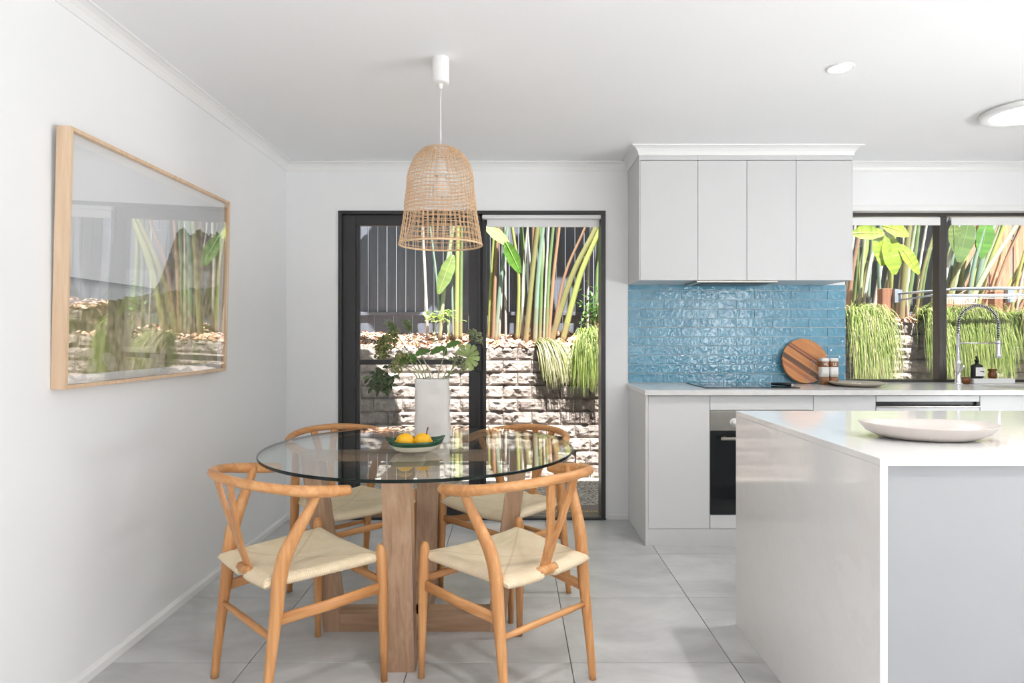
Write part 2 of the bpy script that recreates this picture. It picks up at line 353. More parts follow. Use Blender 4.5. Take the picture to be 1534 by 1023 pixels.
# ------------------------------------------------------------------ sliding door
door = bpy.data.objects.new('door_1', None); COL.objects.link(door); door.location = (-.27, YB, 0)
tag(door, 'charcoal aluminium sliding door, left leaf closed and right half open to the garden', None, kind='structure')
X = lambda px, Y=YB: (px-767)*Y/961
f = MB(); f.rbox(DX0, DX0+.022, YB-.012, YB+.13, 0, DZ, .002); f.rbox(DX1-.03, DX1, YB-.012, YB+.13, 0, DZ, .002)
f.rbox(DX0, DX1, YB-.013, YB+.13, DZ-.022, DZ, .002); f.rbox(DX0+.022, DX1-.03, YB+.10, YB+.13, DZ-.07, DZ-.022, .002)
obj('door_frame', f, M_char, door)
xs = X(728)
f = MB(); f.rbox(DX0+.022, DX0+.108, YB+.02, YB+.055, .022, DZ-.022, .003); f.rbox(X(702), xs-.045, YB+.02, YB+.055, .022, DZ-.022, .003)
f.rbox(DX0+.108, X(702), YB+.02, YB+.055, DZ-.094, DZ-.022, .003); f.rbox(DX0+.108, X(702), YB+.02, YB+.055, .022, .13, .003)
lf = obj('door_leaf', f, M_char, door)
obj('middle_rail', rb(DX0+.13, X(702), YB+.018, YB+.057, 1.026, 1.06), M_char, lf)
f = MB(); f.rbox(DX0+.11, DX0+.136, YB+.026, YB+.05, .13, DZ-.094, .002); obj('glazing_bead', f, M_char, lf)
obj('glass_pane', bx(DX0+.136, X(702), YB+.036, YB+.042, 1.06, DZ-.094), M_pane, lf); obj('glass_pane', bx(DX0+.136, X(702), YB+.036, YB+.042, .13, 1.026), M_pane, lf)
f = MB(); f.rbox(X(703)+.0, xs-.002, YB+.066, YB+.1, .022, DZ-.022, .003); f.rbox(X(716), X(719), YB+.004, YB+.02, .03, DZ-.03, .001); f.rbox(X(722.5), X(725), YB+.04, YB+.066, .03, DZ-.03, .001)
obj('interlock_stile', f, M_char, door)
f = MB(); f.rbox(X(713), X(721), YB-.006, YB+.02, .98, 1.16, .003); f.rbox(X(711.5), X(714), YB-.016, YB-.004, 1.0, 1.13, .003); obj('door_handle', f, M_black, door)
f = MB(); f.box(DX0, DX1, YB-.012, YB+.13, 0, .008)
for y in (.0, .028, .06, .09): f.box(DX0+.022, DX1-.03, YB+y, YB+y+.006, .008, .02)
obj('sill_track', f, M_steel, door)
obj('sill_nosing', rb(DX0, DX1, YB-.03, YB-.012, 0, .014, b=.002), M_char, door)
f = MB(); f.rbox(X(722), DX1-.018, YB+.0, YB+.05, DZ-.05, DZ-.024, .006); bl = obj('roller_blind', f, M_white, door)
f = MB(); f.rbox(X(729), DX1-.032, YB+.05, YB+.06, DZ-.098, DZ-.03, .002); obj('blind_hem', f, M_white, bl)
f = MB(); f.rbox(DX1, DX1+.014, YB-.006, YB, 0, DZ+.004, .001); f.rbox(DX0-.012, DX0, YB-.006, YB, 0, DZ+.004, .001)
struct('trim_3', f, M_trim)
# ------------------------------------------------------------------ kitchen window
win = bpy.data.objects.new('window_1', None); COL.objects.link(win); win.location = (2.86, YB+.1, WZ0)
tag(win, 'dark framed kitchen window of two panes above the sink', None, kind='structure')
f = MB(); y0, y1 = YB+.07, YB+.13; xm0, xm1 = X(1405.5, 4.34), X(1418, 4.34)
f.rbox(WX0, WX0+.012, y0, y1, WZ0, WZ1, .002); f.rbox(WX1-.04, WX1, y0, y1, WZ0, WZ1, .002); f.rbox(WX0, WX1, y0, y1, WZ1-.02, WZ1, .002); f.rbox(WX0, WX1, y0, y1, WZ0-.03, WZ0+.018, .002)
obj('window_frame', f, M_bronze, win)
f = MB(); f.rbox(xm0, xm0+.030, y0-.012, y1, WZ0+.018, WZ1-.02, .003); f.rbox(xm0+.036, xm1+.002, y0, y1+.01, WZ0+.018, WZ1-.02, .003); obj('mullion', f, M_bronze, win)
obj('glass_pane', bx(WX0+.012, xm0, y0+.02, y0+.026, WZ0+.018, WZ1-.02), M_pane, win); obj('glass_pane', bx(xm1, WX1-.04, y0+.03, y0+.036, WZ0+.018, WZ1-.02), M_pane, win)
for a, b_ in ((WX0+.05, xm0-.006), (xm1+.012, WX1-.05)):
    f = MB(); f.tube([(a, YB+.052, WZ1-.042), (b_, YB+.052, WZ1-.042)], .013, 12); f.rbox(a, b_, YB+.038, YB+.046, WZ1-.088, WZ1-.04, .002); obj('roller_blind', f, M_white, win)
f = MB(); f.rbox(WX0-.02, WX1+.04, YB-.008, YB+.002, WZ1+.0, WZ1+.035, .002); struct('trim_4', f, M_trim)

# ------------------------------------------------------------------ splashback
spb = thing('splashback', 'glossy blue subway tile splashback behind the cooktop', 'splashback', (1.495, YB-.008, .905))
obj('grout_bed', bx(CX0, WX0, YB-.004, YB, .905, 1.56), M_wgrout, spb)
TW, TH = .2417, .0612
var = {}
def tile_mesh(w_, h_):
    k = (round(w_, 3), round(h_, 3))
    if k not in var: var[k] = rb(-w_/2, w_/2, -.009, -.0035, -h_/2, h_/2, b=.0012).mesh('wall_tile', M_blue)
    return var[k]
for rI in range(11):
    z0 = .9085+rI*TH; z1 = min(z0+TH-.0036, 1.556)
    off = 1.006 if rI % 2 == 0 else .885
    for k in range(-2, 7):
        x0 = max(off+k*TW+.0018, CX0+.001); x1 = min(off+(k+1)*TW-.0018, WX0-.001)
        if x1-x0 < .015: continue
        o = inst('wall_tile', tile_mesh(x1-x0, z1-z0), spb, ((x0+x1)/2-1.495, 8e-3+random.uniform(-.0004, .0004), (z0+z1)/2-.905), (random.uniform(-.006, .006), 0, random.uniform(-.004, .004)))

# ------------------------------------------------------------------ upper cabinets
xs_ = [X(959, CY), X(1045.4, CY), X(1119, CY), X(1192.7, CY), X(1276.3, CY)]
units = [(CX0, xs_[1], 'white overhead cabinet at the left end of the row, next to the door', 1), (xs_[1], xs_[3], 'double-door white overhead cabinet over the rangehood', 2), (xs_[3], CX1, 'white overhead cabinet at the right end of the row, next to the window', 1)]
for i, (a, b_, lab, nd) in enumerate(units):
    t = thing('overhead_cabinet', lab, 'cabinet', ((a+b_)/2, (CY+YB)/2, 1.56), group='overhead cabinets')
    f = MB(); f.box(a+.0006, b_-.0006, CY+.02, YB-.001, 1.5575, 2.37-.0565)
    if i == 0: f.box(a, xs_[0], CY+.001, YB-.001, 1.556, 2.37-.0565)
    if i == 2: f.box(b_-.006, b_, CY+.001, YB-.001, 1.556, 2.37-.0565)
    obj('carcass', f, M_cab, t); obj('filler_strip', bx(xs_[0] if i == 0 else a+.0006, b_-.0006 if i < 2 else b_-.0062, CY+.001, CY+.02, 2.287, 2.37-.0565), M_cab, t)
    for d in range(nd):
        xa = xs_[i if i < 2 else 3] if not (i == 1 and d == 1) else xs_[2]; xb = xa+.001
        nxt = {0: xs_[1], 1: xs_[2] if d == 0 else xs_[3], 2: xs_[4]}[i]
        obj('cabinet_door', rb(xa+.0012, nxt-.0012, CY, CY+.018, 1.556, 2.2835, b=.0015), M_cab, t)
rh = thing('rangehood', 'slim steel rangehood recessed under the overhead cabinets', 'rangehood', (1.38, 4.05, 1.548))
obj('hood_tray', rb(1.13, 1.63, CY+.025, 4.2, 1.544, 1.5568, b=.003), M_steel, rh); obj('filter', bx(1.17, 1.59, 3.97, 4.16, 1.541, 1.5435), M_black, rh)

# ------------------------------------------------------------------ base cabinets, bench
BY = 3.72; BZ0, BZ1 = .099, .872
pl = thing('plinth', 'white kickboard along the floor under the kitchen cabinets', 'kickboard', (2.6, BY, 0)); obj('board', bx(.7735+.016, XR, BY+.003, BY+.018, 0, .0985), M_kick, pl)
ep = tag(obj('end_panel', rb(CX0, CX0+.0155, BY-.005, YB-.001, 0, .8745, b=.001), M_cab2), 'white end panel closing the left side of the kitchen bench', 'panel')
def cab(a, b_, lab, fronts, name='base_cabinet'):
    t = thing(name, lab, 'cabinet', ((a+b_)/2, 4.0, .1), group='white base cabinets')
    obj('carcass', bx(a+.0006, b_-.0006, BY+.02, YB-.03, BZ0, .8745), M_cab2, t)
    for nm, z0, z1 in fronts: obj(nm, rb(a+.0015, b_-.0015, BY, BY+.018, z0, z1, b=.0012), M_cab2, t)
    return t
cab(.7895, 1.148, 'white base cabinet with one tall door left of the oven', [('cabinet_door', BZ0+.001, .870)])
oc = thing('oven_housing', 'white cabinet housing built around the oven', 'cabinet', (1.448, 4.0, .1))
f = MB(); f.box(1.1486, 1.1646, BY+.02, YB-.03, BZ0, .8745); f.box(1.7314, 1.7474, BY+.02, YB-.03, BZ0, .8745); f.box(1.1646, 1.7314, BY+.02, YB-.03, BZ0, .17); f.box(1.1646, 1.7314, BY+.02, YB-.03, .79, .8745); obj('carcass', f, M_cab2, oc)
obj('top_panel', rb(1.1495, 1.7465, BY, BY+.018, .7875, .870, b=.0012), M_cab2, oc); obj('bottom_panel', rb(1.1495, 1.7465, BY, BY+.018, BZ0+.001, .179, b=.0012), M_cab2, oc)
ov = thing('oven', 'built-in steel and black glass oven under the cooktop', 'oven', (1.448, 3.95, .182))
obj('body', bx(1.166, 1.73, BY+.022, 4.2, .175, .785), M_black, ov)
cp = obj('control_panel', rb(1.150, 1.746, BY-.004, BY+.021, .668, .785, b=.002), M_steel, ov)
for x in (1.287, 1.449, 1.611):
    f = MB(); f.tube([(x, BY-.004, .715), (x, BY-.010, .715)], .026, 24); f.tube([(x, BY-.010, .715), (x, BY-.034, .715)], [.019, .016], 24); obj('knob', f, M_white, cp)
od = obj('oven_door', rb(1.150, 1.746, BY-.003, BY+.021, .182, .665, b=.002), M_blkglass, ov)
f = MB(); f.tube([(1.20, BY-.045, .628), (1.70, BY-.045, .628)], .009, 12); f.tube([(1.23, BY-.045, .628), (1.23, BY-.003, .628)], .007, 8); f.tube([(1.67, BY-.045, .628), (1.67, BY-.003, .628)], .007, 8); obj('door_handle', f, M_steel, od)
cab(1.748, 2.11, 'white base cabinet between the oven and the dishwasher', [('cabinet_door', BZ0+.001, .870)])
dw = thing('dishwasher', 'white-fronted dishwasher with a black finger slot under the bench', 'dishwasher', (2.412, 3.95, .1))
obj('body', bx(2.112, 2.712, BY+.03, 4.2, .1, .87), M_black, dw); obj('top_strip', rb(2.1125, 2.7115, BY, BY+.03, .836, .870, b=.0015), M_white, dw)
obj('front_panel', rb(2.1125, 2.7115, BY, BY+.03, .102, .803, b=.0015), M_cab2, dw); obj('slot_lip', rb(2.1125, 2.7115, BY-.006, BY+.02, .8035, .811, b=.001), M_steel, dw)
cab(2.714, 3.40, 'white base cabinet under the kitchen sink', [('cabinet_door', BZ0+.001, .870)])
cab(3.40, 4.0, 'white base cabinet right of the sink', [('cabinet_door', BZ0+.001, .870)])
cab(4.0, XR-.002, 'white base cabinet in the far right corner', [('cabinet_door', BZ0+.001, .870)])
bt = thing('benchtop', 'pale stone kitchen benchtop along the back wall', 'benchtop', (2.6, 3.98, .875))
SX0, SX1, SY0, SY1 = 2.93, 3.43, 3.83, 4.13
f = MB(); f.box(.764, SX0, 3.69, YB-.0005, .875, .905); f.box(SX1, XR, 3.69, YB-.0005, .875, .905); f.box(SX0, SX1, 3.69, SY0, .875, .905); f.box(SX0, SX1, SY1, YB-.0005, .875, .905)
f.box(WX0+.001, WX1-.001, YB-.0005, YB+.07, .885, .905); obj('slab', f, M_bench, bt)
f = MB(); 
for q in (0,): f.add([(SX0,SY0,.9),(SX1,SY0,.9),(SX1,SY1,.9),(SX0,SY1,.9),(SX0+.02,SY0+.02,.72),(SX1-.02,SY0+.02,.72),(SX1-.02,SY1-.02,.72),(SX0+.02,SY1-.02,.72)], [(0,1,5,4),(1,2,6,5),(2,3,7,6),(3,0,4,7),(4,5,6,7)], False)
sk = thing('sink', 'stainless steel sink bowl set into the bench below the window', 'sink', ((SX0+SX1)/2, 3.98, .72)); obj('bowl', f, M_steel, sk)
f = MB(); f.lathe([(.03, 0), (.03, .004), (.012, .005)], 20, (3.18, 3.98, .721)); obj('drain', f, M_chrome, sk)
# tap
tp = thing('kitchen_tap', 'tall chrome spring tap with a pull-down spray head', 'tap', (2.893, 4.16, .905))
tx, ty = 2.893, 4.16
f = MB(); f.lathe([(.027, 0), (.027, .006), (.02, .012), (.017, .05), (.017, .13), (.019, .135), (.019, .15), (.011, .16), (.011, .33)], 20, (tx, ty, .905)); obj('body', f, M_chrome, tp)
arc = [(tx+.13-.13*math.cos(a), ty, 1.285+.13*math.sin(a)) for a in [PI*k/24 for k in range(25)]]
path = [(tx, ty, 1.2)]+arc+[(tx+.26, ty, 1.20)]
obj('hose', MB().tube(path, .006, 8), M_black, tp)
f = MB(); cp_ = catmull(path, 4); L = [0]
for a, b_ in zip(cp_[:-1], cp_[1:]): L.append(L[-1]+(b_-a).length)
tot = L[-1]; N_ = 900; helix = []; turns = 52
for i in range(N_):
    s_ = i/(N_-1)*tot; k = max(j for j in range(len(L)) if L[j] <= s_+1e-9); k = min(k, len(cp_)-2)
    t = (s_-L[k])/(L[k+1]-L[k]); p = cp_[k].lerp(cp_[k+1], t); T = (cp_[k+1]-cp_[k]).normalized(); n1 = Vector((0, 1, 0)); n2 = T.cross(n1)
    a = 2*PI*turns*i/(N_-1); helix.append(p+(n1*math.cos(a)+n2*math.sin(a))*.0105)
obj('spring', f.tube(helix, .0021, 4), M_chrome, tp)
f = MB(); f.lathe([(.010, .12), (.0155, .11), (.0155, .03), (.018, .02), (.018, 0)], 16, (tx+.26, ty, 1.075)); obj('spray_head', f, M_chrome, tp)
f = MB(); f.tube([(tx, ty, 1.172), (tx+.245, ty, 1.172)], .0045, 8); f.tube([(tx+.26+.021*math.cos(a), ty+.021*math.sin(a), 1.172) for a in [2*PI*k/16 for k in range(16)]], .004, 6, closed=True); obj('holder_arm', f, M_chrome, tp)
f = MB(); f.tube([(tx, ty, .985), (tx, ty-.02, .985), (tx+.0, ty-.055, 1.03)], [.009, .007, .005], 8); obj('lever', f, M_chrome, tp)
# tray, soap, jar, pot by the window
tr_ = tag(obj('sink_tray', rb(3.01, 3.28, 4.18, 4.262, .9052, .940, b=.004), M_white), 'low white ledge tray under the soap bottle behind the sink', 'tray')
sb = thing('soap_bottle', 'dark pump bottle with a white label standing by the window', 'bottle', (3.058, 4.22, .9402))
f = MB(); f.tube([(3.058, 4.22, .9402+z) for z in (0, .004, .078, .086, .094, .098, .108)], [(.027,.034), (.030,.037), (.030,.037), (.026,.032), (.013,.013), (.010,.010), (.010,.010)], 24, up=(0, 1, 0)); obj('bottle', f, M_black, sb)
lb = obj('paper_label', bx(3.028, 3.088, 4.187, 4.1885, .956, 1.012), M_label, sb); obj('label_text', bx(3.056, 3.082, 4.1862, 4.1869, .982, .987), M_black, lb)
f = MB(); f.lathe([(.013, 0), (.013, .014), (.005, .018), (.005, .034)], 14, (3.058, 4.22, 1.048)); f.tube([(3.058, 4.22, 1.080), (3.045, 4.205, 1.083), (3.03, 4.19, 1.076)], .005, 8); obj('pump', f, M_black, sb)
aj = thing('amber_jar', 'small amber glass candle jar beside the soap bottle', 'jar', (3.16, 4.22, .9402))
f = MB(); f.lathe([(.020, 0), (.026, .006), (.026, .03), (.019, .04), (.019, .043), (.026, .048), (.026, .06), (.022, .06), (.022, .05), (.001, .048)], 22, (3.16, 4.22, .9402)); obj('glass', f, M_amber, aj)
dp = thing('dark_dish', 'low dark wooden soap dish behind the tap', 'dish', (2.965, 4.20, .9052))
f = MB(); f.lathe([(.030, 0), (.038, .012), (.040, .034), (.037, .040), (.034, .034), (.030, .012), (.001, .008)], 24, (2.965, 4.205, .9052)); obj('dish', f, M_amber, dp)

# cooktop & bench items
ck = thing('cooktop', 'black glass induction cooktop set on the bench', 'cooktop', (1.43, 4.0, .905)); obj('glass_top', rb(1.148, 1.715, 3.815, 4.235, .9052, .9112, b=.0015), M_blkglass, ck)
f = MB(); f.lathe([(.075, 0), (.0762, .0002)], 40, (1.30, 4.1, .9113)); f.lathe([(.075, 0), (.0762, .0002)], 40, (1.56, 4.1, .9113))
kn = thing('kitchen_knife', 'kitchen knife with a black handle resting at the cooktop corner', 'knife', (1.69, 3.87, .9112))
def rotbox(mb, p0, p1, w_, z0, z1, taper=1):
    a = Vector(p0); b_ = Vector(p1); d = (b_-a).normalized(); n_ = Vector((-d.y, d.x)); ww = w_*taper
    q = [a-n_*w_/2, b_-n_*ww/2, b_+n_*ww/2, a+n_*w_/2]; mb.prism([(v.x, v.y) for v in q], 'z', z0, z1)
f = MB(); f.tube([(1.605, 3.965, .9215), (1.63, 3.94, .9225), (1.66, 3.905, .923), (1.69, 3.875, .922)], [(.009,.010), (.0095,.012), (.0095,.0125), (.009,.011)], 10); obj('handle', f, M_black, kn)
f = MB(); f.prism([(1.684, 3.868), (1.698, 3.882), (1.752, 3.85), (1.80, 3.80), (1.745, 3.822)], 'z', .9135, .9152); obj('blade', f, M_steel, kn)
obj('collar', rb(1.684, 1.697, 3.867, 3.881, .9113, .928, b=.002), M_steel, kn)
# round cutting board from timber strips
M_wA = wood('board_honey', srgb(176, 110, 58), srgb(200, 132, 76), srgb(214, 150, 92), .45, 'X', gs=1.4)
M_wB = wood('board_walnut', srgb(78, 48, 32), srgb(104, 66, 44), srgb(128, 84, 58), .45, 'X', gs=1.4)
M_wC = wood('board_red', srgb(150, 84, 50), srgb(172, 102, 64), srgb(188, 118, 76), .45, 'X', gs=1.4)
cb_ = thing('cutting_board', 'round striped timber cutting board leaning on the blue tiles', 'cutting board', (1.923, 4.186, .9085))
cb_.rotation_euler = (math.radians(-13), 0, 0)
R_ = .148; bands = [(-.148, -.098, M_wA), (-.098, -.078, M_wC), (-.078, -.062, M_wA), (-.062, -.028, M_wB), (-.028, .022, M_wA), (.022, .032, M_wB), (.032, .046, M_wC), (.046, .052, M_wB), (.052, .148, M_wA)]
ang = math.radians(-36)
for a, b_, mt in bands:
    pts = []; n_ = 14
    for k in range(n_+1):
        v = a+(b_-a)*k/n_; pts.append((math.sqrt(max(R_*R_-v*v, 1e-9)), v))
    for k in range(n_, -1, -1):
        v = a+(b_-a)*k/n_; pts.append((-math.sqrt(max(R_*R_-v*v, 1e-9)), v))
    f = MB(); f.prism(pts, 'y', -.010, .010)
    o = obj('timber_strip', f, mt, cb_, world=False); o.location = (0, 0, R_); o.rotation_euler = (0, -ang, 0)
# decanter
dc = thing('glass_decanter', 'small round clear glass decanter with a loop handle', 'decanter', (1.878, 4.0, .906))
f = MB(); f.lathe([(.020, .001)]+[(.047*math.sin(a), .047-.047*math.cos(a)) for a in [PI*k/14 for k in range(3, 13)]]+[(.0135, .094), (.0115, .11), (.0115, .135), (.0155, .15), (.0165, .160), (.013, .160), (.009, .135), (.009, .10)], 28, (1.878, 4.0, .906)); obj('flask', f, M_clear, dc)
f = MB(); f.tube([(1.878+.024+.017*math.cos(a), 4.0, .906+.118+.019*math.sin(a)) for a in [-2.6+5.2*k/16 for k in range(17)]], .0038, 8); obj('handle', f, M_clear, dc)
# salt & pepper
def text_obj(s, size, mat, parent, loc, rot):
    cu = bpy.data.curves.new('t', 'FONT'); cu.body = s; cu.size = size; cu.align_x = 'CENTER'; cu.align_y = 'CENTER'; cu.extrude = .0003
    to = bpy.data.objects.new('t', cu); COL.objects.link(to); dg = bpy.context.evaluated_depsgraph_get(); me = bpy.data.meshes.new_from_object(to.evaluated_get(dg))
    bpy.data.objects.remove(to); me.materials.clear(); me.materials.append(mat); me.name = 'lettering'
    return inst('lettering', me, parent, loc, rot)
for x, lab, tx_ in ((2.010, 'left of two brown and white spice grinders beside the round board', 'VE'), (2.069, 'right of two brown and white spice grinders, nearer the window', 'LE')):
    j = thing('spice_grinder', lab, 'grinder', (x, 4.135, .905), group='spice grinders'); H = .171
    sec = [('base', 0, .29, M_brown, .0262), ('label_band', .29, .66, M_label, .0266), ('brown_band', .66, .87, M_brown, .0262), ('cap', .87, 1, M_label, .0266)]
    for nm, a, b_, mt, r_ in sec:
        f = MB(); f.tube([(x, 4.135, .9052+H*a), (x, 4.135, .9052+H*b_)], (r_, r_), 28, sq=5); o = obj(nm, f, mt, j)
        if nm == 'brown_band': text_obj(tx_, .026, M_label, o, (0, -.0266, H*.765), (PI/2, 0, 0))
fp = thing('serving_plate', 'shallow beige stoneware plate on the bench by the window', 'plate', (2.145, 3.97, .905))
f = MB(); f.lathe([(.085, 0), (.120, .006), (.160, .022), (.163, .026), (.158, .026), (.118, .012), (.08, .008), (.001, .008)], 48, (2.145, 3.985, .9052)); obj('dish', f, M_plate2, fp)
f = MB()
for k in range(5):
    a = 2*PI*k/5; f.lathe([(.002, 0), (.012, .004), (.010, .012), (.002, .015)], 8, (2.14+.022*math.cos(a), 3.985+.03*math.sin(a), .913))
tag(obj('garlic_pieces', f, M_bowlw), 'few small pale pieces lying on the beige plate', 'food', kind='stuff')

# ------------------------------------------------------------------ island
IX0, IX1, IY0, IY1 = .942, 3.1, 1.642, 2.70
isl = thing('kitchen_island', 'white quartz kitchen island with a waterfall end in the right foreground', 'island', (2.0, 2.17, 0))
obj('benchtop', rb(IX0, IX1, IY0, IY1, .88, .90, b=.0012), M_quartz, isl)
obj('waterfall_panel', rb(IX0, IX0+.02, IY0, IY1, 0, .8799, b=.0012), M_quartz, isl); obj('waterfall_panel', rb(IX1-.02, IX1, IY0, IY1, 0, .8799, b=.0012), M_quartz, isl)
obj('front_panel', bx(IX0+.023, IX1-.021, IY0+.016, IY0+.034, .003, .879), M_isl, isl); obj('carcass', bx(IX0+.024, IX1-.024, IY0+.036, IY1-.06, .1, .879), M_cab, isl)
obj('plinth', bx(IX0+.024, IX1-.024, IY0+.05, IY1-.1, 0, .1), M_kick, isl)
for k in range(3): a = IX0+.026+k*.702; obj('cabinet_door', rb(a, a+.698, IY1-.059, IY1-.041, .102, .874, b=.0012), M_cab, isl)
pt = thing('oval_platter', 'wide oval glazed ceramic platter on the white island', 'platter', (1.255, 1.955, .90))
f = MB(); n_ = 72; ths = [2*PI*k/n_ for k in range(n_)]
def ring(a, b_, z, wob=0): 
    out = []
    for t in ths:
        w_ = 1+wob*(.02*math.sin(2*t+.6)+.012*math.sin(3*t+2)); x = a*w_*math.cos(t); y = b_*w_*math.sin(t); rz = math.radians(-12)
        out.append((1.27+x*math.cos(rz)-y*math.sin(rz), 1.965+x*math.sin(rz)+y*math.cos(rz), .9003+z+wob*.0025*math.sin(2*t+1)))
    return out
rings = [ring(.105, .070, 0), ring(.135, .088, .004, .5), ring(.170, .112, .020, 1), ring(.189, .127, .043, 1), ring(.191, .129, .046, 1), ring(.188, .126, .0465, 1), ring(.166, .108, .024, 1), ring(.13, .084, .009, .5), ring(.06, .04, .006)]
vs = [v for r_ in rings for v in r_]; fs = []
for i in range(len(rings)-1):
    for k in range(n_): l = (k+1) % n_; fs.append((i*n_+k, i*n_+l, (i+1)*n_+l, (i+1)*n_+k))
fs.append(tuple(range(n_-1, -1, -1))); fs.append(tuple((len(rings)-1)*n_+k for k in range(n_))); f.add(vs, fs); obj('dish', f, M_plate, pt)

# ------------------------------------------------------------------ dining table
TC = Vector((-.392, 2.74, 0)); BC = Vector((-.402, 2.685, 0))
tb = thing('dining_table', 'round glass dining table on a crossed timber base', 'table', (TC.x, TC.y, 0))
f = MB(); f.lathe([(.001, .733), (.648, .733), (.650, .735), (.650, .743), (.648, .745), (.001, .745)], 128, (TC.x, TC.y, 0)); gt = obj('glass_top', f, M_tglass, tb)
for p in gt.data.polygons: p.use_smooth = False
M_edge = simple('glass_edge', srgb(8, 24, 20), .25, var=.05, spec=.3)
gt.data.materials.append(M_edge)
for p in gt.data.polygons:
    if abs(p.normal.z) < .9: p.material_index = 1
def trap(axis):
    # closed timber frame: bottom bar, two splayed legs, slim top bar; width .10, thickness .07
    w2 = .05; T_ = .072; top = .732; bo, to = .37, .47
    def W(s_, z): return (BC.x+s_, z) if axis == 'x' else (BC.y+s_, z)
    out = []
    bar = MB(); ax_ = 'y' if axis == 'x' else 'x'; c = BC.y if axis == 'x' else BC.x
    bar.prism([W(-bo+.055, 0), W(bo-.055, 0), W(bo-.045, T_), W(-bo+.045, T_)], ax_, c-w2+.001, c+w2-.001); out.append(('bottom_bar', bar))
    for sg in (-1, 1):
        lg = MB(); pts = [W(sg*bo, 0), W(sg*(bo-T_), 0), W(sg*(to-T_), top), W(sg*to, top)]
        lg.prism(pts, ax_, c-w2, c+w2); out.append(('leg', lg))
    tbr = MB(); tbr.prism([W(-to+T_, top-.032), W(to-T_, top-.032), W(to-T_, top-.001), W(-to+T_, top-.001)], ax_, c-w2+.002, c+w2-.002); out.append(('top_bar', tbr))
    return out
for ax_ in ('x', 'y'):
    for nm, mb_ in trap(ax_): obj(nm, mb_, M_table if nm == 'leg' else (M_tablex if ax_ == 'x' else M_tabley), tb)

